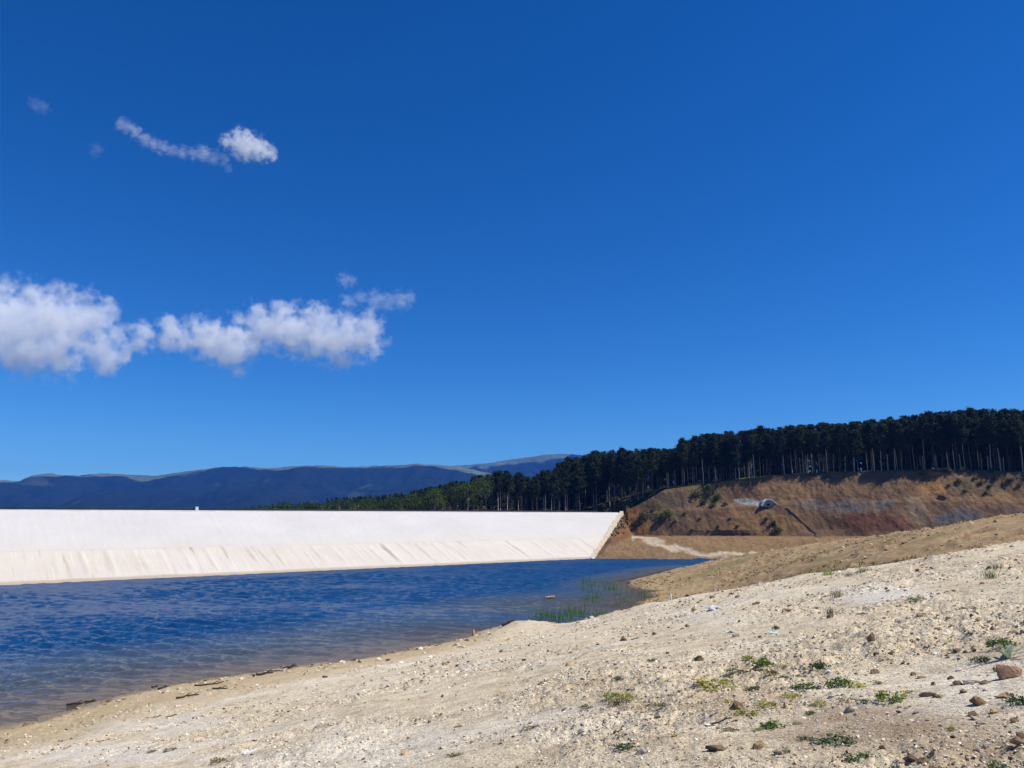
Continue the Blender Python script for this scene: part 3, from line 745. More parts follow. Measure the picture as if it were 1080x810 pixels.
def tube(bm, pts, rad, sides=6):
    rings = []
    for i, p in enumerate(pts):
        p = Vector(p); q = Vector(pts[min(i + 1, len(pts) - 1)]) - Vector(pts[max(i - 1, 0)])
        q.normalize(); a = q.orthogonal().normalized(); b = q.cross(a)
        rings.append([bm.verts.new(p + (a * math.cos(2 * math.pi * k / sides) + b * math.sin(2 * math.pi * k / sides)) * rad[i]) for k in range(sides)])
    for r0, r1 in zip(rings, rings[1:]):
        # match ring start to avoid twisting
        off = min(range(sides), key=lambda o_: (r0[0].co - r1[o_].co).length)
        for k in range(sides):
            bm.faces.new((r0[k], r0[(k + 1) % sides], r1[(k + 1 + off) % sides], r1[(k + off) % sides]))
    bm.faces.new(rings[-1]); return rings

def tuft_quads(centres, n, size, spread, rs, flat=0.5):
    """many small needle or leaf faces round each centre"""
    C = np.repeat(np.asarray(centres, float), n, axis=0)
    C = C + rs.normal(size=C.shape) * np.array([spread, spread, spread * flat])
    m = len(C)
    d = rs.normal(size=(m, 3)); d[:, 2] *= 0.6; d /= np.linalg.norm(d, axis=1)[:, None]
    e = rs.normal(size=(m, 3)); e -= (e * d).sum(1)[:, None] * d; e /= np.linalg.norm(e, axis=1)[:, None]
    L = size * rs.uniform(0.6, 1.3, m)[:, None]; B = L * rs.uniform(0.3, 0.55, m)[:, None]
    v = np.stack([C - d * L * 0.5, C + e * B * 0.5, C + d * L * 0.5, C - e * B * 0.5], 1).reshape(-1, 3)
    return v, np.arange(m * 4).reshape(-1, 4)

def pine_geom(seed, H, bare, wid, n_br, tufts, per, size):
    rs = np.random.default_rng(seed)
    bend = rs.normal(size=2) * 0.35
    def axis(h): f = h / H; return np.array([bend[0] * f * f + 0.12 * math.sin(5 * f + seed), bend[1] * f * f, h])
    cen, br = [], []
    for i in range(n_br):
        f = (i + rs.random()) / n_br; h = H * (bare + (1 - bare) * f)
        prof = (0.28 + 0.72 * min(1, f / 0.4)) * (1 - f) ** (0.85 if seed % 3 else 0.62) * 1.12 + 0.06
        L = wid * prof * rs.uniform(0.4, 1.3); a = rs.random() * 6.283
        base = axis(h); dirv = np.array([math.cos(a), math.sin(a), rs.uniform(-0.15, 0.45)])
        tip = base + dirv * L; br.append((base, tip))
        for j in range(tufts):
            g = 0.35 + 0.65 * (j + rs.random()) / tufts
            cen.append(base * (1 - g) + tip * g)
    for _ in range(3): cen.append(axis(H) + rs.normal(size=3) * 0.15)
    v, f = tuft_quads(cen, per, size, 0.42, rs, 0.5)
    return axis, br, v, f
def make_pine(seed, H, bare, wid):
    axis, br, v, f = pine_geom(seed, H, bare, wid, 96, 4, 8, 0.56)
    bm = bmesh.new()
    hs = np.linspace(-0.8, H * 0.97, 9)
    r0 = 0.0075 * H + 0.03
    tube(bm, [axis(h) for h in hs], [r0 * (1.25 if i == 0 else 1) * (1 - 0.86 * max(h, 0) / H) for i, h in enumerate(hs)], 7)
    for b, tp in br[::3]: tube(bm, [b, (b + tp) / 2 + np.array([0, 0, -0.05]), tp], [0.05, 0.035, 0.012], 4)
    rs = random.Random(seed)
    for _ in range(7):                            # dead stubs on the bare stem
        h = H * rs.uniform(0.2, bare); a = rs.random() * 6.28; L = rs.uniform(0.3, 1.1); b = axis(h)
        tube(bm, [b, b + np.array([math.cos(a) * L, math.sin(a) * L, -0.15])], [0.03, 0.01], 4)
    return bm_mesh('trunk', bm, True), np_mesh('crown', v, f)
PINES = []
for i, (H, bare, wid) in enumerate([(17.5, 0.49, 3.5), (16.5, 0.45, 3.9), (18.5, 0.55, 3.1), (15.5, 0.40, 3.6), (17.0, 0.50, 4.1), (18.0, 0.58, 2.9), (14.5, 0.32, 3.3), (16.8, 0.52, 3.8)]):
    tm, cm = make_pine(100 + i, H, bare, wid)
    tm.materials.append(m_bark); cm.materials.append(m_pine); PINES.append((H, tm, cm))

def broad_geom(seed, H, wid, nb=42, per=26):
    rs = np.random.default_rng(seed); cen, br = [], []
    for i in range(nb):
        u = rs.normal(size=3); u /= np.linalg.norm(u); u[2] = abs(u[2]) if rs.random() < 0.75 else u[2]
        c = np.array([0, 0, H * 0.55]) + u * np.array([wid, wid, H * 0.42]) * rs.uniform(0.55, 1.0)
        cen.append(c); br.append(c)
    return cen, br, *tuft_quads(cen, per, 0.5, 0.55, rs, 0.75)
BROAD = []
for i, (H, wid) in enumerate([(11.0, 3.1), (9.5, 3.4), (12.5, 2.8), (8.5, 2.9)]):
    cen, br, v, f = broad_geom(300 + i, H, wid)
    bm = bmesh.new(); tube(bm, [(0, 0, -0.8), (0.1, 0, H * 0.2), (0, 0.1, H * 0.45), (0.1, 0, H * 0.8)], [0.24, 0.2, 0.15, 0.04], 7)
    for c in br[::3]: tube(bm, [(0, 0, H * 0.33), np.array((0, 0, H * 0.35)) * 0.4 + np.array(c) * 0.6, c], [0.09, 0.06, 0.015], 4)
    tm = bm_mesh('trunk', bm, True); cm = np_mesh('crown', v, f); tm.materials.append(m_stem); cm.materials.append(m_broad)
    BROAD.append((H, tm, cm))
def plant_tree(name, kindset, idx, loc, sc, rz, label, cat, group, lean=0.0):
    r = empty(name, loc, rz); r.scale = (sc, sc, sc); r.rotation_euler = (lean, lean * 0.5, rz)
    tag(r, label, cat, group)
    H, tm, cm = kindset[idx]
    obj('trunk', tm, None, r); obj('crown', cm, None, r); return r

# height of the tree tops along the picture (photo columns -> photo rows)
TOPX = np.array([200, 225, 260, 300, 345, 380, 420, 450, 480, 505, 530, 552, 560, 580, 610, 650, 690, 715, 725, 750, 800, 850, 900, 950, 1000, 1040, 1080, 1300], float)
TOPY = np.array([541, 539, 533, 529, 525, 523, 520, 513.5, 507, 501, 497, 502, 505, 494, 482, 475, 474.5, 472, 464, 458, 453, 450, 446.5, 441.5, 436, 434, 434, 436], float)
def where_on_pine_edge(px):
    if px > 1015: return 'near the right edge of the picture'
    if px > 955: return 'above the orange patch of the cut'
    if px > 900: return 'left of the orange patch of the cut'
    if px > 845: return 'right of the concrete intake'
    if px > 785: return 'straight above the concrete intake'
    if px > 725: return 'left of the concrete intake'
    if px > 665: return 'beside the right end of the dam'
    return 'behind the right end of the dam crest'
rt = random.Random(5)
def hill_xyz(px, back):
    """spot on the forest floor: picture column and metres behind the edge of the cut"""
    j = int(np.argmin(np.abs(hc - px)))
    Y = YT[j] + back
    f_ = np.interp(back, [0, 14, 110, 330], [0, 0.9, kn_z[9][j] - ZT[j], kn_z[10][j] - ZT[j]])
    z = ZT[j] + f_
    return np.array([x_of(px, Y, z), Y, z - 0.25])
trees_placed = []
def want_scale(px, loc, H, rnd):
    top = np.interp(px, TOPX, TOPY)
    zt = at_y(px, top, loc[1])[2]
    return (zt - loc[2]) / H * rnd
n_pine = 0
for row, (back, step, jit) in enumerate([(2.0, 11.5, 3.0), (4.5, 10.5, 3.0), (8.0, 11.0, 3.5), (12.5, 12.0, 4.0), (18.0, 13.0, 4.0), (25.0, 14.0, 5.0)]):
    px = 520 + row * 4 + (0 if row > 1 else 40)
    while px < 1130:
        q = px + rt.uniform(-1, 1) * step * 0.42; px += step * (1.0 if q > 640 else 0.9)
        loc = hill_xyz(q, back + rt.uniform(-1, 1) * jit * 0.5)
        i = rt.randrange(len(PINES)); H = PINES[i][0]
        s = want_scale(q, loc, H, rt.uniform(0.80, 0.99) if row < 3 else rt.uniform(0.84, 1.05))
        s = max(0.45, min(1.45, s))
        rowname = ['front row pine', 'front row pine', 'second row pine', 'second row pine', 'pine deep in the wood', 'pine deep in the wood'][row]
        plant_tree('pine_tree', PINES, i, loc, s, rt.random() * 6.28, f'tall dark bare-stemmed {rowname} {where_on_pine_edge(q)}', 'pine tree', f'pines {where_on_pine_edge(q)}', rt.uniform(-0.03, 0.03))
        n_pine += 1
for q, py_, lab in [(722, 462.5, 'tallest pine poking above its neighbours just right of the wood\'s step in height'), (1027, 431.5, 'pine with a pointed top standing highest of all near the right edge'), (537, 496, 'broad-topped pine rising alone above the lit leafy trees behind the dam'), (806, 450, 'pine whose small tip stands out over the concrete intake')]:
    loc = hill_xyz(q, 10); H = PINES[2][0]; zt = at_y(q, py_, loc[1])[2]
    plant_tree('pine_tree', PINES, 4 if q == 537 else 2, loc, (zt - loc[2]) / H, 1.0 + q, lab, 'pine tree', None)
# sunlit broad-leaved trees in the valley behind the dam
for row, (back, step) in enumerate([(4, 15), (14, 15), (28, 16)]):
    px = 236 + row * 5
    while px < 520:
        q = px + rt.uniform(-5, 5); px += step
        loc = hill_xyz(q, back + rt.uniform(-2, 2)); i = rt.randrange(4); H = BROAD[i][0]
        top = np.interp(q, TOPX, TOPY) + (0 if q < 340 else (3.0 if row == 0 else 1.5)) + rt.uniform(-1.2, 2)
        zt = at_y(q, top, loc[1])[2]; hgt = H * rt.uniform(0.75, 1.0)
        loc[2] = min(loc[2], zt - hgt) if zt - loc[2] < hgt else loc[2]
        s = max(0.6, min(1.5, (zt - loc[2]) / H))
        seg = 'low left end of the wood' if q < 330 else ('midway along dam crest' if q < 430 else 'beside the first dark pines')
        plant_tree('leafy_tree', BROAD, i, loc, s, rt.random() * 6.28, f'rounded green leafy tree {["in front", "mid rank", "in the rear"][row]}, {seg}', 'tree', f'leafy trees behind the dam {seg}')
# the rest of the wood, one mass nobody could count
rs = np.random.default_rng(77)
protos = []
for i in range(4):
    axis, br, v, f = pine_geom(500 + i, 17.0, (0.42, 0.38, 0.06, 0.04)[i], (3.2, 3.4, 2.9, 3.2)[i], (34, 34, 52, 52)[i], 3, 6, 0.95)
    tb = []
    for a in range(4): tb.append((math.cos(a * 1.5708) * 0.2, math.sin(a * 1.5708) * 0.2, -0.8))
    for a in range(4): tb.append((math.cos(a * 1.5708) * 0.07, math.sin(a * 1.5708) * 0.07, 13.0))
    protos.append((v, np.array(tb)))
QV, TVs = [], []
for k in range(1500):
    q = rs.uniform(330, 1290); back = rs.uniform(22, 130) if k > 350 else rs.uniform(22, 60)
    loc = hill_xyz(q, back); v, tb = protos[k % 4]
    s = want_scale(q, loc, 17.0, rs.uniform(0.84, 1.02) if k % 4 < 2 else rs.uniform(0.55, 0.92))
    if q < 520: s *= 0.97
    if s < 0.25: continue
    s = min(s, 1.5)
    a = rs.random() * 6.28; R = np.array([[math.cos(a), -math.sin(a), 0], [math.sin(a), math.cos(a), 0], [0, 0, 1]]) * s
    QV.append(v @ R.T + loc); TVs.append(tb @ R.T + loc)
V = np.concatenate(QV); me = np_mesh('pine_forest', V, np.arange(len(V)).reshape(-1, 4)); me.materials.append(m_pine)
fo_ = obj('pine_forest', me); tag(fo_, 'dense dark mass of pines filling the wood behind its edge', 'forest', None, 'stuff')
V = np.concatenate(TVs); nb = len(TVs); q4 = np.array([[0, 1, 5, 4], [1, 2, 6, 5], [2, 3, 7, 6], [3, 0, 4, 7]])
me = np_mesh('trunk', V, (np.arange(nb)[:, None, None] * 8 + q4[None]).reshape(-1, 4)); me.materials.append(m_bark)
o_ = obj('trunk', me, None, fo_); o_['kind'] = 'stuff'

# ------------------------------------------------------------------ bushes on the cut face
BUSH = []
for i in range(4):
    r2 = np.random.default_rng(700 + i); cen = []
    for k in range(16):
        u = r2.normal(size=3); u /= np.linalg.norm(u); u[2] = abs(u[2]); cen.append(u * np.array([0.8, 0.8, 1.0]) * r2.uniform(0.4, 1) + np.array([0, 0, 0.15]))
    v, f = tuft_quads(cen, 16, 0.34, 0.22, r2, 0.8)
    bm = bmesh.new()
    for c in cen[::2]: tube(bm, [(0, 0, -0.2), np.array(c) * 0.5, c], [0.05, 0.03, 0.01], 4)
    tm = bm_mesh('stem', bm); cm = np_mesh('foliage', v, f); tm.materials.append(m_stem); cm.materials.append(m_scrub); BUSH.append((tm, cm))
def bush(px, py, sz, label, group=None):
    loc = hill_at_pixel(px, py); r = empty('bush', loc, rt.random() * 6); sc = sz * loc[1] / F / 2.0; r.scale = (sc, sc, sc * rt.uniform(0.8, 1.1))
    tag(r, label, 'bush', group); tm, cm = BUSH[rt.randrange(4)]; obj('stem', tm, None, r); obj('foliage', cm, None, r)
bush(816, 555, 10, 'dark upright bush on the earth spur right below the concrete intake')
bush(821, 562, 12, 'largest dark bush at the foot of the earth spur')
bush(807, 549, 7, 'small dark bush left of and above the spur bushes')
bush(678, 548, 13, 'dark green bush on the cut, nearest to the dam')
bush(672, 555, 8, 'low scrub bush beside the dark bush nearest the dam')
bush(702, 546, 16, 'wide green bush halfway up the cut, right of the dam')
bush(694, 552, 9, 'small bush below the wide green bush on the cut')
for px, py, s in [(735, 524, 12), (748, 521, 16), (758, 527, 11), (742, 532, 10), (765, 533, 7), (752, 535, 8)]:
    bush(px, py, s, 'olive scrub bush in the green patch left of the concrete intake', 'scrub bushes left of the intake')
for px, py, s in [(1001, 513, 5), (1012, 508, 7), (1018, 519, 6), (1028, 506, 6), (1034, 511, 8), (1044, 514, 7), (1050, 506, 8), (1058, 512, 6), (1066, 508, 9), (1074, 513, 6), (1040, 521, 6), (992, 525, 5), (996, 526, 6)]:
    bush(px, py, s, 'small dark scrub bush on the slope under the right-hand pines', 'scrub bushes on the right slope')
for px, py, s in [(966, 497, 8), (972, 501, 6), (1000, 498, 10), (1016, 497, 9), (1045, 498, 8)]:
    bush(px, py, s, 'bush along the rim of the cut near the orange patch', 'bushes along the rim')
for px, py, s in [(688, 540, 6), (712, 552, 6), (730, 560, 5), (738, 548, 4), (757, 557, 5), (770, 548, 4), (778, 556, 5), (748, 561, 4), (722, 543, 5)]:
    bush(px, py, s, 'tiny shrub on the reddish lower part of the cut', 'tiny shrubs on the reddish cut')

# ------------------------------------------------------------------ concrete intake on the cut
m_cgrey = mat_plain('old_concrete', (0.27, 0.29, 0.30), 0.85, 0.2, 0.5, 0.2, 0.3, 3)
m_cwhite = mat_plain('light_concrete', (0.82, 0.82, 0.81), 0.8, 0.2, 0.8, 0.1)
m_hole_shade = mat_plain('painted_recess_shade', (0.02, 0.02, 0.022), 0.9, 0.1)  # near-black colour painted in for the shade inside the intake openings
base_p = hill_at_pixel(812, 534)
q0 = at_y(812, 534.5, base_p[1] - 0.15)
it = empty('intake', q0, 0.0); tag(it, 'pale concrete intake with an arched front and two dark openings set in the cut face', 'concrete intake')
ms = q0[1] / F * 1.02                                          # metres per photo pixel here
def extr(name, pts, y0, y1, mat, parent):
    bm = bmesh.new(); a = [bm.verts.new(((x - 812) * ms, y0, (534.5 - z) * ms)) for x, z in pts]; b = [bm.verts.new(((x - 812) * ms, y1, (534.5 - z) * ms)) for x, z in pts]
    n = len(pts); bm.faces.new(a); bm.faces.new(b)
    for i in range(n): bm.faces.new((a[i], a[(i + 1) % n], b[(i + 1) % n], b[i]))
    return obj(name, bm_mesh(name, bm), mat, parent)
arch = [(804, 533.4), (805.8, 529.6), (808.6, 527.4), (812, 527.2), (815.4, 528.8), (818.4, 531.2), (822, 534), (832, 538.4), (824, 537.6), (812, 535.2)]
extr('headwall', arch, 0, 6, m_cgrey, it)
ou = [(803.2, 532.8), (805.4, 528.6), (808.6, 526.6), (812.4, 526.4), (815.6, 528.0), (818.6, 530.6), (822.2, 533.8)]
inn = [(x + (1.2 if x < 808 else 0), z + 1.15) for x, z in ou]
extr('arch_rim', ou + inn[::-1], -0.35, 0.9, m_cwhite, it)
extr('opening_shade', [(809, 533.4), (809, 531.3), (812, 531.3), (812, 533.4)], -0.12, 0.6, m_hole_shade, it)  # solid black blocks proud of the headwall, standing in for shaded hollows
extr('opening_shade', [(819.6, 536.2), (819.8, 534.9), (823.6, 535.1), (823.6, 536.4)], -0.12, 0.6, m_hole_shade, it)
# drainage channel running down from the intake
ch = []
for px, py in [(829, 535.5), (834, 540), (840, 545.5), (846, 551), (853, 557), (860, 563), (868, 569)]:
    p_ = hill_at_pixel(px, py); ch.append(p_)
ch = np.array(ch); ch[:, 1] -= 0.1; ch[:, 2] -= 0.05
v, f = [], []
for i, p_ in enumerate(ch):
    for dx, dz, dy in [(-0.26, 0.0, 0.02), (-0.22, 0.08, -0.1), (-0.08, 0.0, 0.05), (0.1, 0.0, 0.05), (0.2, 0.12, -0.1), (0.26, 0.1, 0.02)]: v.append(p_ + np.array([dx, dy, dz]))
for i in range(len(ch) - 1):
    for j in range(5): a = i * 6 + j; f.append((a, a + 1, a + 7, a + 6))
v = np.array(v); o_ = obj('drain_channel', np_mesh('drain_channel', v - v[0], f), mat_plain('channel_concrete', (0.16, 0.145, 0.13), 0.9, 0.1, 1, 0.3), None, v[0])
tag(o_, 'dark drainage channel running diagonally down the cut from the concrete intake', 'channel')

# ================================================================== STONES, WEEDS, DRIFTWOOD
def hull_mesh(name, seed, n=18, flat=1.0, detail=1, rough=0.05):
    r = random.Random(seed); bm = bmesh.new()
    for _ in range(n):
        u = Vector((r.gauss(0, 1), r.gauss(0, 1), r.gauss(0, 1))).normalized() * r.uniform(0.62, 1.12)
        bm.verts.new((u.x * 0.5, u.y * 0.42, u.z * 0.36 * flat))
    bmesh.ops.convex_hull(bm, input=bm.verts[:])
    for v in [v for v in bm.verts if not v.link_faces]: bm.verts.remove(v)
    if detail:
        bmesh.ops.bevel(bm, geom=bm.edges[:], offset=0.022, segments=1, affect='EDGES')
        bmesh.ops.triangulate(bm, faces=bm.faces[:])
        bmesh.ops.subdivide_edges(bm, edges=bm.edges[:], cuts=detail, use_grid_fill=True)
        bmesh.ops.triangulate(bm, faces=bm.faces[:])
        bm.normal_update()
        for v in bm.verts:
            d = float(perlin(v.co.x * 6 + seed, v.co.y * 6 + v.co.z * 5)) + 0.5 * float(perlin(v.co.x * 15 + seed, v.co.y * 13 - v.co.z * 14))
            v.co += v.normal * d * rough
    else: bmesh.ops.triangulate(bm, faces=bm.faces[:])
    return bm_mesh(name, bm)
MR = {
 'brown': mat_rock('rock_brown', (0.17, 0.11, 0.06), (0.34, 0.235, 0.135)),
 'dark': mat_rock('rock_dark', (0.10, 0.07, 0.046), (0.22, 0.155, 0.10)),
 'tan': mat_rock('rock_tan', (0.32, 0.23, 0.12), (0.50, 0.38, 0.22)),
 'pale': mat_rock('rock_pale', (0.42, 0.38, 0.29), (0.60, 0.55, 0.45)),
 'white': mat_rock('rock_white', (0.62, 0.61, 0.58), (0.80, 0.79, 0.76)),
 'grey': mat_rock('rock_grey', (0.26, 0.235, 0.195), (0.42, 0.38, 0.32)),
 'red': mat_rock('rock_red', (0.27, 0.15, 0.09), (0.46, 0.30, 0.20)),
}
def ground_frame(px, py):
    p, tdist = ground_hit(px, py); return p, tdist / F
seedn = [40]
def rock(px, py, wpx, col, label, flat=1.0, asp=1.0, sink=0.22, name='rock', n=13, tilt=0.25, tall=1.0):
    p, m = ground_frame(px, py); s = wpx * m; seedn[0] += 1
    me = hull_mesh(name, seedn[0], n, flat); me.materials.append(MR[col])
    o = obj(name, me, None, None, p + np.array([0, 0, s * 0.36 * flat * tall * (0.5 - sink) ]))
    r = random.Random(seedn[0]); o.scale = (s * asp, s, s * tall); o.rotation_euler = (r.uniform(-tilt, tilt), r.uniform(-tilt, tilt), r.uniform(-0.5, 0.5))
    tag(o, label, 'rock'); return o
rock(780, 754, 22, 'brown', 'blocky brown rock with a dark left face, left of the yellow-green weeds', 1.1)
rock(800, 797, 17, 'tan', 'squarish tan rock near the bottom of the picture', 1.2)
rock(755, 799, 31, 'dark', 'low flat dark brown rock at the bottom, left of the squarish tan rock', 0.45)
rock(822, 803, 17, 'grey', 'grey rock at the bottom beside a weed tuft, right of the tan rock', 0.8)
rock(919, 678, 15, 'brown', 'upright pointed brown rock alone in the middle of the stony slope', 1.5, tall=1.2)
rock(951, 654, 15, 'dark', 'dark brown rock, left one of the touching pair high on the slope', 1.0)
rock(972, 649, 14, 'tan', 'rounded tan rock, right one of the touching pair high on the slope', 1.1)
rock(923, 704, 14, 'brown', 'brown rock just below the upright pointed rock', 0.8)
rock(924, 691, 9, 'dark', 'small dark rock midway between the pointed rock and the one below it', 0.9)
rock(898, 751, 15, 'pale', 'pale yellowish angular rock right of the yellow weeds', 1.1)
rock(1064, 712, 27, 'red', 'large reddish boulder at the right edge with a dark left side', 1.35, tall=1.0, n=20, tilt=0.5)
rock(1022, 716, 26, 'pale', 'pale flat-topped slab left of the large reddish boulder', 0.8)
rock(1010, 719, 15, 'dark', 'dark rock wedged against the left end of the pale flat-topped slab', 0.8)
rock(1037, 718, 13, 'brown', 'brown rock wedged between the pale slab and the reddish boulder', 0.7)
rock(1032, 743, 26, 'brown', 'wide brown slab with a dark front edge, below the pale flat-topped slab', 0.7)
rock(1003, 709, 10, 'dark', 'small dark rock above the dark wedged rock', 0.8)
rock(962, 703, 9, 'brown', 'small brown rock, left of two below the row of clods', 1.0)
rock(971, 707, 10, 'tan', 'small tan rock, right of two below the row of clods', 1.0)
rock(797, 637, 11, 'dark', 'dark rock standing out near the upper edge of the pale slope', 1.1)
rock(829, 645, 19, 'brown', 'thin brown slab tilted up, below the upper edge of the pale slope', 0.4, tilt=0.6)
rock(752, 633, 8, 'brown', 'leftmost small brown rock on the upper edge of the pale slope', 0.9)
rock(778, 631, 9, 'brown', 'small brown rock on the upper edge, between two others', 0.9)
rock(878, 653, 13, 'dark', 'dark rock at the foot of the leggy sprig', 0.7)
rock(882, 666, 15, 'brown', 'brown rock with a shadowed hollow below the leggy sprig', 0.7)
rock(1009, 684, 12, 'dark', 'dark clod, left one in the row of clods', 0.9)
rock(1018, 685, 10, 'brown', 'brown clod, middle one in the row of clods', 0.9)
rock(1027, 684, 9, 'dark', 'dark clod, right one in the row of clods', 0.9)
rock(990, 664, 12, 'brown', 'brown rock above the row of clods', 0.7)
rock(987, 735, 10, 'dark', 'small dark rock below the grey stones, with a yellow stone beside it', 0.9)
rock(992, 735, 8, 'tan', 'small yellow stone touching the small dark rock', 0.9)
rock(948, 752, 9, 'dark', 'small dark rock right of the pale yellowish rock', 0.8)
rock(966, 752, 10, 'grey', 'small grey-brown rock in the dark soil right of the weeds', 0.6)
rock(957, 804, 28, 'dark', 'broad dark clod on the bottom edge right of centre', 0.7)
rock(974, 806, 16, 'brown', 'brown clod on the bottom edge, right of the broad dark clod', 0.7)
rock(1027, 758, 13, 'pale', 'pale grey rock below the wide brown slab', 0.8)
rock(1034, 764, 10, 'grey', 'small grey rock tucked right of the pale grey rock', 0.8)
rock(1060, 735, 21, 'red', 'flat reddish slab under the reddish boulder', 0.5)
rock(1050, 703, 12, 'brown', 'brown rock leaning on the left of the reddish boulder', 0.8)
rock(553, 698, 8, 'dark', 'dark stone alone in the middle of the beach', 0.9)
rock(467, 734, 6, 'dark', 'small dark pointed stone on the bare beach left of centre', 1.2)
rock(453, 759, 5, 'dark', 'tiny dark upright stone on the beach below the pointed one', 1.4)
rock(484, 765, 12, 'brown', 'elongated brown stone lying flat on the beach', 0.6, asp=1.2)
rock(427, 789, 14, 'tan', 'flat orange-tan stone low on the beach', 0.4)
rock(692, 722, 9, 'white', 'white stone right of the dark green weed', 0.8)
rock(704, 692, 8, 'dark', 'dark stone at the right edge of the rubble strip', 0.8)
rock(663, 732, 6, 'dark', 'dark stone beside the dark green weeds', 0.9)
rock(595, 748, 8, 'brown', 'brown stone left of the grass patch', 0.6)
rock(677, 805, 22, 'pale', 'large pale half-buried rock on the bottom edge', 0.6)
rock(563, 653, 8, 'tan', 'rounded clod of tan earth on the brink above the reeds', 1.3)
rock(1010, 700, 9, 'white', 'whitish chip of stone left of the reddish boulder', 0.7)
rock(857, 788, 8, 'grey', 'small grey stone near the dark weeds at the bottom', 0.6)
rock(903, 773, 9, 'pale', 'pale stone in the bare dark soil below the pale yellowish rock', 0.6)
rock(967, 601, 8, 'brown', 'brown stone on the skyline of the pale slope at right', 0.9)
rock(1043, 600, 9, 'brown', 'brown stone near the right edge, high on the pale slope', 0.9)

for k_, (px_, py_, w_, c_, l_) in enumerate([
 (1000, 655, 9, 'tan', 'tan clod on the ochre patch up the slope from the row of clods'), (1022, 668, 8, 'brown', 'brown clod right above the row of clods'),
 (1046, 662, 9, 'tan', 'tan stone just above the dense dark weed by the right edge'), (1072, 655, 8, 'brown', 'brown stone at the right edge above the dense dark weed'),
 (940, 688, 9, 'brown', 'brown clod right of the upright pointed rock'), (952, 695, 7, 'dark', 'dark clod between the pointed rock and the row of clods'),
 (905, 662, 8, 'brown', 'brown stone up left of the upright pointed rock'), (860, 640, 8, 'brown', 'brown stone left of the leggy sprig'),
 (1016, 730, 11, 'brown', 'brown clod under the pale flat-topped slab'), (1048, 752, 12, 'tan', 'tan slab below right of the wide brown slab'),
 (1070, 760, 12, 'brown', 'brown clod at the right edge below the very dark weed'), (1005, 778, 9, 'dark', 'dark clod left of the grey rocks near the bottom'),
 (985, 718, 9, 'brown', 'brown clod left of the dark wedged rock'), (840, 690, 7, 'dark', 'dark pebble up left of the lone dark green weed'),
 (726, 660, 8, 'brown', 'brown stone below the edge of the slope, left of the blue litter'), (690, 668, 7, 'dark', 'dark stone below the stick near the top of the bank'),
 (1040, 785, 12, 'pale', 'pale rock low near the right corner'), (1066, 790, 10, 'tan', 'tan rock in the bottom right corner'), (930, 790, 9, 'brown', 'brown stone above the dark weed on the bottom edge'),
 (712, 790, 9, 'tan', 'tan stone right of the flat dark weed near the bottom'), (868, 700, 6, 'brown', 'small brown stone touching the lone dark green weed')]):
    rock(px_, py_, w_, c_, l_, 0.9)
# loose stones scattered over the bank, each an object
STN = []
for i in range(10):
    me = hull_mesh('stone', 900 + i, 14, random.Random(i).uniform(0.6, 1.1), 0); STN.append(me)
rowp = np.where((rr > 4.5) & (rr < 140), 1.0 / np.maximum(rr, 1), 0); rowp /= rowp.sum()
def scatter(n, rs, keep):
    o = []
    while sum(len(a) for a in o) < n:
        ri = rs.choice(len(rr), 4 * n, p=rowp); a = rs.uniform(-0.74, 0.80, 4 * n)
        r = rr[ri] * (1 + rs.uniform(-0.003, 0.003, 4 * n)); x, y = r * np.sin(a), r * np.cos(a)
        P = np.stack([x, y, r], -1); o.append(P[keep(x, y, r, rs)])
    return np.concatenate(o)[:n]
rs = np.random.default_rng(31)
def keep_a(x, y, r, rs):
    ppx = 540 + F * x / y
    return (rs.random(len(x)) < np.interp(ppx, [0, 400, 700, 1080], [0.10, 0.25, 0.7, 1.0])) & (brown_amount(x, y) < 0.3) & (r < 34)
pts = scatter(240, rs, keep_a); zs = terrain(pts[:, 0], pts[:, 1])
scol = ['brown', 'dark', 'tan', 'pale', 'grey', 'tan', 'pale', 'tan', 'brown', 'pale']
smesh = {}
for k, ((x, y, r), z) in enumerate(zip(pts, zs)):
    c = scol[k % 10]; me0 = STN[int(rs.integers(10))]
    if (c, me0.name) not in smesh:
        m_ = me0.copy(); m_.name = 'stone'; m_.materials.append(MR[c]); smesh[(c, me0.name)] = m_
    s = r / F * float(min(12.0, 3.2 * (1 - rs.random()) ** -0.5)) * 1.05
    o = obj('stone', smesh[(c, me0.name)], None, None, (x, y, z + s * 0.08)); o.scale = (s * rs.uniform(0.9, 1.3), s, s); o.rotation_euler = (rs.uniform(-.4, .4), rs.uniform(-.4, .4), rs.uniform(0, 6.28))
    ppx = 540 + F * x / y
    reg = 'on the right of the slope' if ppx > 800 else ('in the middle of the slope' if ppx > 450 else 'on the open beach at left')
    cn = {'brown': 'brown', 'dark': 'dark', 'tan': 'tan', 'pale': 'cream', 'grey': 'grey', 'white': 'whitish'}[c]
    tag(o, f'small loose {cn} stone {reg}', 'stone', f'small {cn} stones {reg}')

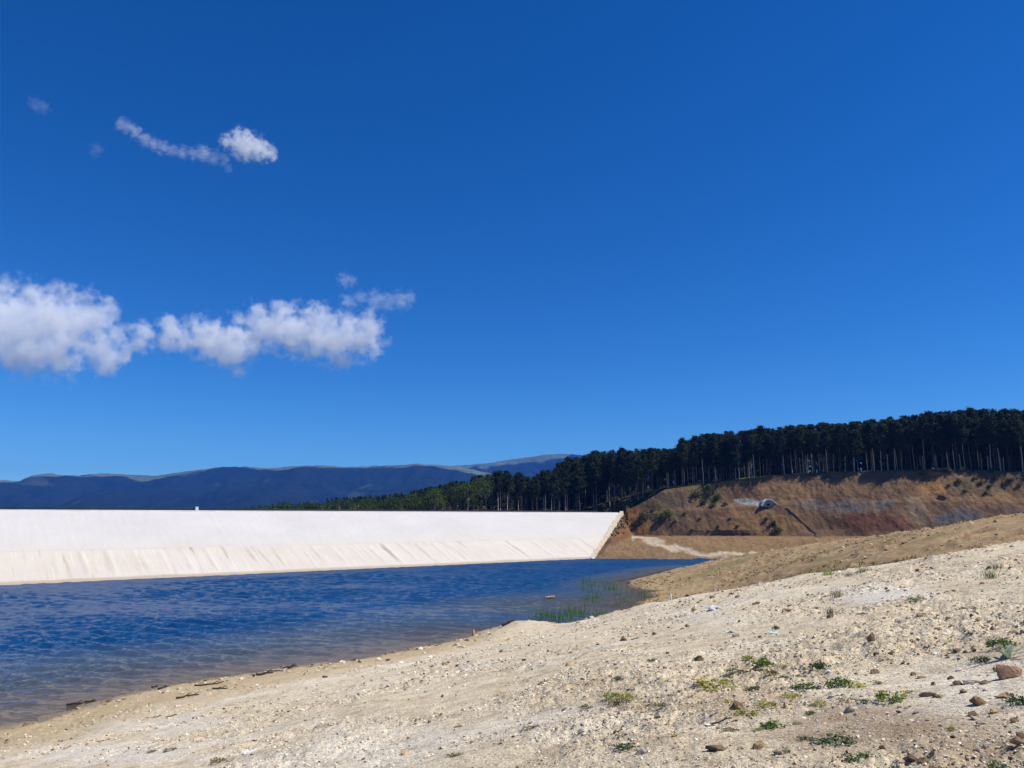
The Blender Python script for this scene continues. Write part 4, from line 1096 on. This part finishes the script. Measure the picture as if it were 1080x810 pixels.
# gravel: far too many to count
protos = []
for i in range(12):
    me = hull_mesh('g', 1200 + i, 9, random.Random(i).uniform(0.55, 1.0), 0)
    v = np.empty(len(me.vertices) * 3, np.float32); me.vertices.foreach_get('co', v)
    f = np.empty(len(me.polygons) * 3, np.int32); me.polygons.foreach_get('vertices', f)
    protos.append((v.reshape(-1, 3), f.reshape(-1, 3))); bpy.data.meshes.remove(me)
rs = np.random.default_rng(57)
NG = 122000
def keep_g(x, y, r, rs):
    d = np.clip(fbm(x * 0.22 + 40, y * 0.22, 3) * 1.9 + 0.5, 0.10, 1.3) * np.interp(540 + F * x / y, [0, 300, 700], [0.55, 0.7, 1.0])
    return rs.random(len(x)) < np.where(tps_z(x, y) < 0.35, 1.0, d)
pts = scatter(NG, rs, keep_g); gz = terrain(pts[:, 0], pts[:, 1]); okk = gz > 0.03; pts = pts[okk]; gz = gz[okk]
gb = brown_amount(pts[:, 0], pts[:, 1])
pal = np.array([(0.69, 0.61, 0.465), (0.60, 0.505, 0.35), (0.44, 0.33, 0.205), (0.25, 0.175, 0.11), (0.105, 0.075, 0.055), (0.74, 0.72, 0.67), (0.40, 0.35, 0.27)])
cpick = rs.choice(7, len(pts), p=[0.38, 0.26, 0.12, 0.08, 0.06, 0.04, 0.06])
gc = pal[cpick] * rs.uniform(0.8, 1.2, (len(pts), 1)); shore_ = (gz < 0.22) & (gb < 0.5)
gc = np.where(shore_[:, None], gc * np.array([0.5, 0.42, 0.33]), gc)
gc = np.where(gb[:, None] > 0.5, gc * np.array([0.80, 0.66, 0.50]), gc)
VV, FF, CC, off = [], [], [], 0
pick = rs.integers(0, 12, len(pts))
for k in range(12):
    idx = np.where(pick == k)[0]; v, f = protos[k]; m = len(idx)
    r = pts[idx, 2]; s = np.minimum(r / F * np.minimum(0.85 * (1 - rs.random(m)) ** -0.56, 5.0) * 1.05, np.where(r > 45, 0.55, 0.16)) * np.where(r > 30, 1.3, 1.0)
    a = rs.random(m) * 6.283; b = rs.normal(size=m) * 0.5
    ca_, sa_, cb_, sb_ = np.cos(a), np.sin(a), np.cos(b), np.sin(b)
    R = np.zeros((m, 3, 3)); R[:, 0, 0] = ca_; R[:, 0, 1] = -sa_ * cb_; R[:, 0, 2] = sa_ * sb_; R[:, 1, 0] = sa_; R[:, 1, 1] = ca_ * cb_; R[:, 1, 2] = -ca_ * sb_; R[:, 2, 1] = sb_; R[:, 2, 2] = cb_
    P = np.einsum('mij,nj->mni', R * s[:, None, None], v) + np.stack([pts[idx, 0], pts[idx, 1], gz[idx] + 0.02 * s], -1)[:, None]
    VV.append(P.reshape(-1, 3)); FF.append((np.arange(m)[:, None, None] * len(v) + f[None]).reshape(-1, 3) + off); CC.append(np.repeat(gc[idx], len(v), 0)); off += m * len(v)
me = np_mesh('gravel', np.concatenate(VV), np.concatenate(FF)); attr_c(me, 'tint', np.concatenate(CC))
t = NT('gravel_stones'); p = t.pos()
t.surf(t.princ(t.mix(1.0, t.attr('tint'), t.ramp(t.noise(p, 40, 3), [(0.3, 0.8), (0.7, 1.15)]), 'MULTIPLY'), 0.92, 0.15)); me.materials.append(t.m)
tag(obj('gravel', me), 'loose pale gravel and chips strewn all over the bank', 'gravel', None, 'stuff')

# ---------------------------------------------------------------- weeds
def blade_set(seed, n, L, W, lean, rad, seg=3, up=0.25):
    r = np.random.default_rng(seed); V, Fc = [], []
    for _ in range(n):
        a = r.random() * 6.283; d = np.array([math.cos(a), math.sin(a), 0]); s = np.array([-d[1], d[0], 0])
        b = np.array([r.normal() * rad, r.normal() * rad, -0.01]); l = L * r.uniform(0.5, 1.15); w = W * r.uniform(0.7, 1.2); ln = lean * r.uniform(0.4, 1.3)
        st = len(V)
        for k in range(seg + 1):
            f = k / seg; c = b + d * l * ln * f ** 1.4 + np.array([0, 0, l * (f - up * ln * f * f)])
            ww = w * (1 - f) ** 0.6 * (0.6 + 0.4 * min(1, f * 3)) + 0.0008
            V += [c - s * ww / 2, c + s * ww / 2 + np.array([0, 0, 0.15 * ww])]
        for k in range(seg): q = st + 2 * k; Fc.append((q, q + 1, q + 3, q + 2))
    return np.array(V), np.array(Fc)
def tuft_mesh(seed, kind):
    r = np.random.default_rng(seed)
    if kind == 'grass': return np_mesh('blades', *blade_set(seed, 70, 0.55, 0.030, 0.75, 0.22))
    cen = []
    for k in range(26): 
        a = r.random() * 6.283; q = r.random() ** 0.6; cen.append((math.cos(a) * q * 0.5, math.sin(a) * q * 0.5, 0.05 + r.random() * 0.28 * (1.1 - q)))
    v, f = tuft_quads(cen, 8, 0.14, 0.075, r, 0.6); return np_mesh('leaves', v, f)
MW = {'green': mat_leaf('weed_green', (0.10, 0.16, 0.03), (0.19, 0.26, 0.06), 0.25, 6), 'dark': mat_leaf('weed_dark', (0.045, 0.085, 0.032), (0.09, 0.145, 0.05), 0.2, 6),
      'lime': mat_leaf('weed_lime', (0.26, 0.27, 0.04), (0.42, 0.40, 0.08), 0.25, 6), 'olive': mat_leaf('weed_olive', (0.10, 0.10, 0.04), (0.19, 0.17, 0.075), 0.2, 6),
      'flower': mat_plain('yellow_petals', (0.75, 0.58, 0.02), 0.7, 0.2, 5, 0.1), 'silver': mat_leaf('weed_silver', (0.15, 0.19, 0.13), (0.26, 0.29, 0.20), 0.15, 6)}
TUFTS = {k: [tuft_mesh(2000 + 10 * j + i, k) for i in range(4)] for j, k in enumerate(('grass', 'leafy'))}
def twigs_mesh(seed, n=6, L=0.35):
    bm = bmesh.new(); r = random.Random(seed)
    for _ in range(n):
        a = r.random() * 6.28; l = L * r.uniform(0.6, 1)
        tube(bm, [(0, 0, -0.03), (math.cos(a) * l * 0.4, math.sin(a) * l * 0.4, l * 0.35), (math.cos(a) * l, math.sin(a) * l, l * 0.5)], [0.014, 0.01, 0.004], 4)
    return bm_mesh('stems', bm)
STEMS = [twigs_mesh(i) for i in range(3)]
for m_ in STEMS: m_.materials.append(m_stem)
wn = [0]
def weed(px, py, wpx, kind, col, label, flowers=0, name='weed', tall=1.0, cat='weed'):
    p, m = ground_frame(px, py); s = wpx * m * (1.0 if kind == 'grass' else 1.3); wn[0] += 1; r = random.Random(wn[0])
    w = empty(name, p, r.random() * 6.28); w.scale = (s, s, s * tall); tag(w, label, cat)
    me = TUFTS[kind][wn[0] % 4].copy(); me.materials.clear(); me.materials.append(MW[col]); me.name = 'blades' if kind == 'grass' else 'leaves'
    obj(me.name, me, None, w)
    if kind == 'leafy': obj('stems', STEMS[wn[0] % 3], None, w)
    for k in range(flowers):
        bm = bmesh.new(); q = r.random() * 6.28; rad_ = 0.5 * math.sqrt(r.random()); c = Vector((math.cos(q) * rad_, math.sin(q) * rad_, 0.22 + 0.15 * r.random()))
        cv = bm.verts.new(c); ring = [bm.verts.new(c + Vector((math.cos(i * 0.6283) * (0.075 if i % 2 else 0.04), math.sin(i * 0.6283) * (0.075 if i % 2 else 0.04), 0.02))) for i in range(10)]
        for i in range(10): bm.faces.new((cv, ring[i], ring[(i + 1) % 10]))
        tube(bm, [c - Vector((0, 0, 0.25)), c], [0.008, 0.006], 3)
        obj('flower', bm_mesh('flower', bm), MW['flower'], w)
    return w
weed(788, 693, 12, 'leafy', 'green', 'small green weed at the upper left end of the weed patch')
weed(806, 700, 24, 'leafy', 'green', 'long flat green weed spreading across the upper weed patch')
weed(800, 707, 16, 'leafy', 'olive', 'dry olive weed under the long flat green one')
weed(826, 706, 14, 'grass', 'olive', 'straggly olive grass at the upper right of the weed patch')
weed(827, 717, 12, 'leafy', 'dark', 'dark weed at the centre of the weed patch')
weed(812, 712, 14, 'leafy', 'olive', 'faded olive weed in the middle of the weed patch')
weed(865, 705, 17, 'leafy', 'dark', 'dark green weed alone right of the weed patch', tall=1.2)
weed(849, 725, 22, 'leafy', 'dark', 'large dark green weed left of the bright green one')
weed(885, 720, 24, 'leafy', 'green', 'largest bright green weed in the row above the dark soil')
weed(905, 722, 13, 'leafy', 'lime', 'yellow-green weed touching the right of the largest bright weed')
weed(940, 739, 24, 'leafy', 'green', 'green weed dotted with yellow flowers', flowers=7)
weed(911, 741, 14, 'leafy', 'dark', 'sparse dark weed left of the flowering weed', tall=0.6)
weed(890, 738, 20, 'grass', 'olive', 'thin trailing weed between the dark soil and the bright green weeds', tall=0.5)
weed(815, 770, 19, 'leafy', 'green', 'rounded green weed right below the yellow-green mat')
weed(787, 763, 20, 'leafy', 'lime', 'bright yellow-green mat of weed beside the blocky brown rock', tall=0.6)
weed(809, 749, 17, 'leafy', 'lime', 'pale yellow weed up right of the blocky brown rock', tall=0.6)
weed(855, 754, 9, 'leafy', 'green', 'small green weed in the middle of the dark soil')
weed(841, 764, 9, 'leafy', 'lime', 'tiny yellow-green weed left of the dark soil', tall=0.7)
weed(865, 743, 14, 'leafy', 'lime', 'faint yellow weed in the soil below the large dark weed', tall=0.6)
weed(757, 729, 34, 'leafy', 'lime', 'wide yellow-green mat at the left end of the weeds', tall=0.5)
weed(738, 727, 10, 'leafy', 'olive', 'small olive weed left of the wide yellow-green mat')
weed(797, 728, 20, 'leafy', 'olive', 'dull green weed between the mat and the dark weed', tall=0.7)
weed(770, 745, 12, 'leafy', 'lime', 'small yellow weed just above the blocky brown rock', tall=0.7)
weed(1060, 681, 24, 'leafy', 'dark', 'dense dark green weed above the silvery plant by the right edge')
weed(1035, 694, 16, 'leafy', 'dark', 'low dark weed left of the silvery broad-leaved plant')
weed(1074, 743, 24, 'leafy', 'dark', 'very dark weed at the right edge under the reddish boulder')
weed(883, 785, 34, 'leafy', 'dark', 'broad dark weed in the soil near the bottom of the picture', tall=0.6)
weed(850, 785, 14, 'leafy', 'dark', 'dark weed left of the broad dark one near the bottom', tall=0.7)
weed(912, 803, 26, 'leafy', 'dark', 'dark weed on the bottom edge between the rocks', tall=0.7)
weed(895, 805, 16, 'leafy', 'olive', 'olive weed left of the dark one on the bottom edge', tall=0.7)
weed(1052, 808, 18, 'leafy', 'green', 'green weed on the bottom edge at far right')
weed(830, 803, 11, 'grass', 'dark', 'dark grassy tuft growing behind the grey rock at the bottom')
weed(1003, 770, 8, 'leafy', 'lime', 'tiny lime weed by the pale grey rock')
weed(818, 662, 8, 'leafy', 'dark', 'tiny dark weed next to the blue litter')
weed(968, 636, 14, 'leafy', 'dark', 'blue-green weed high on the slope above the touching rocks', tall=0.6)
weed(1045, 609, 18, 'grass', 'green', 'tall green grass near the top of the slope at right', tall=1.2)
weed(1052, 600, 14, 'grass', 'olive', 'olive grass behind the tall green grass at right')
weed(883, 632, 13, 'grass', 'olive', 'leggy upright sprig alone on the slope', tall=1.6)
weed(876, 648, 15, 'grass', 'olive', 'leggy dry sprig growing by the dark rock', tall=1.3)
weed(874, 608, 14, 'grass', 'green', 'green grass tuft on the upper edge of the pale slope', tall=1.1)
weed(912, 603, 16, 'grass', 'green', 'wide green grass tuft on the brink, right of the other tuft')
weed(896, 606, 10, 'grass', 'olive', 'small olive tuft between two green tufts on the brink')
weed(653, 746, 30, 'grass', 'olive', 'ragged olive grass patch in the middle of the bank', tall=0.7)
weed(645, 741, 16, 'leafy', 'green', 'green weed in the back of the ragged grass patch')
weed(660, 742, 14, 'leafy', 'lime', 'lime weed at the right of the ragged grass patch')
weed(675, 725, 11, 'leafy', 'dark', 'bluish dark green weed left of the white stone')
weed(652, 722, 10, 'leafy', 'dark', 'small dark green weed, left of the bluish one')
weed(628, 726, 12, 'leafy', 'lime', 'yellowish weed left of the two dark green weeds', tall=0.7)
weed(661, 800, 24, 'leafy', 'dark', 'flat dark weed near the bottom beside the half-buried rock', tall=0.5)
weed(713, 738, 18, 'grass', 'olive', 'sparse olive grass left of the wide yellow-green mat', tall=0.6)
weed(230, 802, 13, 'leafy', 'olive', 'small olive-green weed low on the beach at left')
weed(180, 793, 12, 'leafy', 'olive', 'dull weed on the beach left of the olive-green one', tall=0.6)
weed(160, 795, 9, 'leafy', 'olive', 'dark speck of weed leftmost on the low beach', tall=0.6)
for px_, py_, w_, c_, l_ in [(842, 712, 16, 'olive', 'thin olive mat between the weed patch and the lone dark weed'), (775, 712, 18, 'olive', 'faded mat of weed left of the weed patch, above the yellow mat'),
 (742, 715, 14, 'lime', 'small lime mat up left of the wide yellow-green mat'), (835, 735, 18, 'lime', 'lime mat under the large dark green weed'), (925, 715, 14, 'olive', 'olive mat right of the bright green weeds'),
 (960, 730, 12, 'green', 'small green weed right of the flowering weed'), (770, 780, 14, 'olive', 'olive mat just under the dark root'), (800, 775, 10, 'lime', 'tiny lime mat left of the rounded green weed'),
 (700, 752, 18, 'olive', 'olive mat right of the ragged grass patch'), (620, 748, 14, 'olive', 'faint olive mat left of the ragged grass patch'), (560, 770, 16, 'olive', 'faint mat of weed on the pale bank below the brown stone'),
 (480, 800, 14, 'olive', 'faint mat on the bottom edge left of centre'), (690, 700, 12, 'olive', 'olive speck of weed above the white stone'), (1018, 640, 12, 'olive', 'olive mat high on the slope at right')]:
    weed(px_, py_, w_, 'leafy', c_, l_, tall=0.5)
# silvery broad-leaved plant by the boulder
p, m = ground_frame(1062, 692); s = 40 * m
r0 = empty('broadleaf_plant', p, 0.3); r0.scale = (s, s, s); tag(r0, 'silvery grey-green broad-leaved plant behind the reddish boulder', 'plant')
for k in range(9):
    v, f = blade_set(3000 + k, 1, 0.60, 0.16, 1.25, 0.05, 5, 0.35); obj('leaf', np_mesh('leaf', v, f), MW['silver'], r0)

# reeds standing in the shallows
MREED = mat_leaf('reed_green', (0.06, 0.14, 0.035), (0.12, 0.23, 0.06), 0.3, 1.5)
REEDS = []
for i in range(5):
    v, f = blade_set(4000 + i, 22, 1.25, 0.030, 0.22, 0.34, 4, 0.1); v[:, 2] -= 0.05
    _c = np.array([[0, 0, -0.06]] + [[1.1 * math.cos(q), 1.1 * math.sin(q), -0.09] for q in np.linspace(0, 6.283, 9)[:-1]]); _q = [(len(v), len(v) + 1 + 2 * j, len(v) + 2 + 2 * j, len(v) + 1 + (2 * j + 2) % 8) for j in range(4)]
    v = np.concatenate([v, _c]); f = np.concatenate([f, np.array(_q)]); me = np_mesh('reed_clump', v, f); me.materials.append(MREED); REEDS.append(me)
rr_ = random.Random(9)
def reeds(px, py, h, lab, grp):
    q = at_z(px, py, 0.0); o = obj('reed_clump', REEDS[rr_.randrange(5)], None, None, q - np.array([0, 0, 0.05])); s = h * q[1] / F / 1.15
    o.scale = (s * 1.25, s * 1.25, s); o.rotation_euler = (0, 0, rr_.random() * 6); tag(o, lab, 'reeds', grp)
for k in range(13): reeds(563 + k * 3.2 + rr_.uniform(-1, 1), 655 + rr_.uniform(-4, 2), rr_.uniform(10, 15), 'green reed clump standing in the water behind the brink of the beach', 'reeds behind the brink')
for k in range(6): reeds(602 + k * 1.6, 650 + rr_.uniform(-9, 3), rr_.uniform(10, 15), 'dense green reed clump in the middle of the shallows', 'dense reeds in mid shallows')
for k in range(7): reeds(618 + k * 3.4, 650 + rr_.uniform(-3, 1), rr_.uniform(7, 10), 'short reed clump close under the bank', 'short reeds under the bank')
for k in range(34): reeds(rr_.uniform(612, 684), 0 or rr_.uniform(615, 640), rr_.uniform(6, 11), 'sparse thin reed clump in the inlet by the brown headland', 'sparse reeds in the inlet')
# grass fringe of the headland
gxy, gl = [], []
rs = np.random.default_rng(91)
a = rs.uniform(0.10, 0.62, 26000); r = np.exp(rs.uniform(math.log(32), math.log(135), 26000)); x, y = r * np.sin(a), r * np.cos(a)
bm_ = brown_amount(x, y); w = np.clip(fbm(x * 0.07 + 3, y * 0.07, 3) * 1.6 + 0.05, 0, 1); z = terrain(x, y)
sel = (bm_ > 0.4) & (rs.random(len(x)) < 0.35 * w) & (z > 0.05); x, y, z, r = x[sel], y[sel], z[sel], r[sel]
bx = []
for k in range(3):
    dx, dy = rs.normal(size=len(x)) * 0.10, rs.normal(size=len(x)) * 0.10; h = rs.uniform(0.08, 0.24, len(x)); ww = 0.0007 * r
    b = np.stack([x + dx, y + dy, z - 0.02], -1); tp = b + np.stack([rs.normal(size=len(x)) * 0.07, rs.normal(size=len(x)) * 0.07, h], -1)
    bx.append(np.stack([b - np.stack([ww, 0 * ww, 0 * ww], -1), b + np.stack([ww, 0 * ww, 0 * ww], -1), tp], 1))
V = np.concatenate(bx).reshape(-1, 3); me = np_mesh('grass', V, np.arange(len(V)).reshape(-1, 3)); me.materials.append(mat_leaf('dry_grass', (0.13, 0.125, 0.04), (0.24, 0.20, 0.08), 0.25, 0.3))
tag(obj('grass', me), 'thin dry grass on the brown headland', 'grass', None, 'stuff')

# ---------------------------------------------------------------- driftwood, debris, litter
m_wood = mat_plain('wet_driftwood', (0.055, 0.04, 0.03), 0.85, 0.2, 8, 0.35, 0.5, 30)
m_wood2 = mat_plain('bleached_driftwood', (0.30, 0.25, 0.19), 0.85, 0.2, 8, 0.3, 0.5, 30)
def stick(px, py, lpx, label, ang=0.0, thick=1.6, mat=None, name='stick', lift=0.35, fork=True):
    p, m = ground_frame(px, py); L = lpx * m * 0.85; th = thick * m * 0.85; wn[0] += 1; r = random.Random(wn[0])
    bm = bmesh.new(); n = 6; pts = []
    c, s_ = math.cos(ang), math.sin(ang)
    for i in range(n):
        f = i / (n - 1) - 0.5; q = np.array([c * f * L, s_ * f * L * 2.5, 0.0]) + np.array([0, r.uniform(-1, 1) * L * 0.05, 0])
        gz_ = float(terrain(p[0] + q[0], p[1] + q[1])) - p[2]; pts.append((q[0], q[1], gz_ + th * lift + r.uniform(0, 0.3) * th))
    tube(bm, pts, [th * 0.5 * (1 - 0.5 * i / n) for i in range(n)], 6)
    if fork: 
        b = Vector(pts[3]); tube(bm, [b, b + Vector((L * 0.15, L * 0.15, th * 0.8)), b + Vector((L * 0.28, L * 0.3, th * 0.9))], [th * 0.3, th * 0.22, th * 0.1], 5)
    o = obj(name, bm_mesh(name, bm, True), mat or m_wood, None, p); tag(o, label, 'driftwood'); return o
stick(220, 722, 32, 'longest dark stick lying along the water line', 0.15, 2.2)
stick(232, 727, 17, 'dark stick just below the longest one', 0.15, 2.4)
stick(194, 737, 18, 'dark broken stick at the lower left of the longest one', 0.1, 2.8)
stick(204, 735, 12, 'short piece of bark beside the broken stick', 0.2, 2.2)
stick(172, 727, 8, 'dark stub sticking up at the water line, left of the longest stick', 0.6, 2.6)
stick(163, 725, 7, 'small dark piece of wood leftmost of the stubs at the water line', 0.1, 2.0)
stick(79, 743, 17, 'dark tangled piece of wood in the drift line at far left', 0.15, 3.0)
stick(95, 740, 12, 'thin dark stick right of the tangled wood at far left', 0.15, 2.0)
stick(279, 712, 20, 'dark driftwood, left end of the heap at the water\'s edge', 0.1, 3.2)
stick(292, 708, 22, 'bleached grey branch on top of the driftwood heap', 0.2, 3.4, m_wood2)
stick(304, 705, 20, 'thick dark log end at the right of the driftwood heap', 0.1, 3.4)
stick(236, 745, 24, 'thin grey twig lying high on the beach', 0.2, 1.2, m_wood2)
stick(165, 756, 11, 'short dark twig on the open beach at left', 0.1, 1.4)
stick(181, 756, 11, 'short dark twig on the open beach, right of its neighbour', 0.3, 1.4)
stick(343, 715, 5, 'tiny dark stub of wood beside the water, right of the heap', 1.0, 2.6, fork=False)
stick(110, 781, 12, 'thin dark twig low on the left beach', 0.2, 1.3)
stick(536, 658, 16, 'dark log lodged on the brink above the water', 0.1, 4.5, name='log', fork=False)
stick(563, 724, 22, 'rusty brown twig bundle in the middle of the bank', 0.15, 1.8)
stick(557, 716, 16, 'pale thin stick pointing up right in the middle of the bank', 0.6, 1.4, m_wood2)
stick(580, 735, 34, 'long thin grey stalk slanting across the bank', 0.5, 0.9, m_wood2)
stick(625, 775, 52, 'long dark wiry stalk lying above the bottom weeds', 0.06, 1.3)
stick(647, 783, 9, 'dark curled leaf-like chip of wood below the grass patch', 0.8, 2.6, fork=False)
stick(761, 770, 27, 'dark root lying below the blocky brown rock', 0.05, 2.2)
stick(670, 672, 12, 'thin stick on the rubble near the top of the bank', 0.3, 1.4)
stick(615, 695, 13, 'grey stick in the rubble strip at mid bank', 0.4, 1.4, m_wood2)
# a small reddish stump at the water line
p, m = ground_frame(499, 671); bm = bmesh.new(); tube(bm, [(0, 0, -0.1), (0.02, 0, 0.25), (0.06, 0, 0.55)], [0.16, 0.13, 0.07], 7); tube(bm, [(0, 0, 0.2), (0.16, 0, 0.42)], [0.08, 0.03], 5); 
o = obj('stump', bm_mesh('stump', bm, True), MR['red'], None, p); o.scale = (m * 8 / 0.7,) * 3; tag(o, 'small reddish stump standing on the water line', 'stump')
# floating log with bits on it
q = at_z(580, 631.5, 0.0); fl = empty('floating_log', q, 0.1); tag(fl, 'short log with pale bits on it floating in the lake beyond the reeds', 'log')
mm = q[1] / F
bm = bmesh.new(); tube(bm, [(-6.5 * mm, 0, 0.0), (-3 * mm, 0.1, 0.02), (2 * mm, -0.05, 0.0), (6.5 * mm, 0.05, 0.06)], [0.14, 0.2, 0.2, 0.12], 8); obj('trunk', bm_mesh('trunk', bm, True), m_wood, fl)
bm = bmesh.new(); tube(bm, [(-5 * mm, -0.15, 0.16), (0, -0.05, 0.22), (5 * mm, 0.1, 0.24)], [0.10, 0.13, 0.08], 7); obj('upper_branch', bm_mesh('upper_branch', bm, True), m_wood2, fl)
for dx, dz in [(-2, 0.3), (1.5, 0.34), (3.6, 0.32)]:
    bm = bmesh.new(); tube(bm, [(dx * mm, 0, 0.15), (dx * mm + 0.05, 0, dz + 0.1)], [0.08, 0.05], 6); obj('twig', bm_mesh('twig', bm, True), m_wood2, fl)
# white stake
p, m = ground_frame(707.5, 634); bm = bmesh.new(); tube(bm, [(0, 0, -0.2), (0.01, 0, 0.3), (0.03, 0, 1.0)], [0.13, 0.13, 0.11], 8)
o = obj('stake', bm_mesh('stake', bm, True), MR['white'], None, p); s = 6.5 * m; o.scale = (s, s, s); tag(o, 'short whitish stake standing on the brink beside the inlet', 'stake')
# plastic scraps
def scrap(px, py, wpx, col, label, seed):
    p, m = ground_frame(px, py); s = wpx * m; n = 9; u = np.linspace(-0.5, 0.5, n); U, V_ = np.meshgrid(u, u); r = np.random.default_rng(seed)
    R = 1 + 0.35 * perlin(U * 3 + seed, V_ * 3); Z = 0.10 + 0.16 * fbm(U * 3.1 + seed, V_ * 3.1, 3)
    top = np.stack([U * R, V_ * R * 0.8, Z], -1).reshape(-1, 3); bot = top - np.array([0, 0, 0.03]); nn = n * n
    f = grid_faces(n, n); me = np_mesh('plastic_scrap', np.concatenate([top, bot]), np.concatenate([f, f[:, ::-1] + nn]), True)
    o = obj('plastic_scrap', me, mat_plain('plastic_film', col, 0.35, 0.5, 3, 0.08), None, p); o.scale = (s, s * 1.3, s); tag(o, label, 'litter')
scrap(752, 643, 14, (0.56, 0.58, 0.57), 'crumpled whitish sheet near the upper edge of the pale slope', 3)
scrap(770, 664, 9, (0.42, 0.60, 0.66), 'pale turquoise scrap below the crumpled whitish sheet', 8)
scrap(815, 668, 9, (0.50, 0.68, 0.78), 'light blue plastic scrap next to a tiny weed', 5)
scrap(988, 684, 10, (0.80, 0.80, 0.80), 'white plastic scrap left of the row of clods', 11)
scrap(263, 793, 9, (0.70, 0.68, 0.62), 'flat white scrap low on the beach at left', 14)
scrap(748, 773, 7, (0.78, 0.77, 0.75), 'small white scrap left of the dark root', 17)
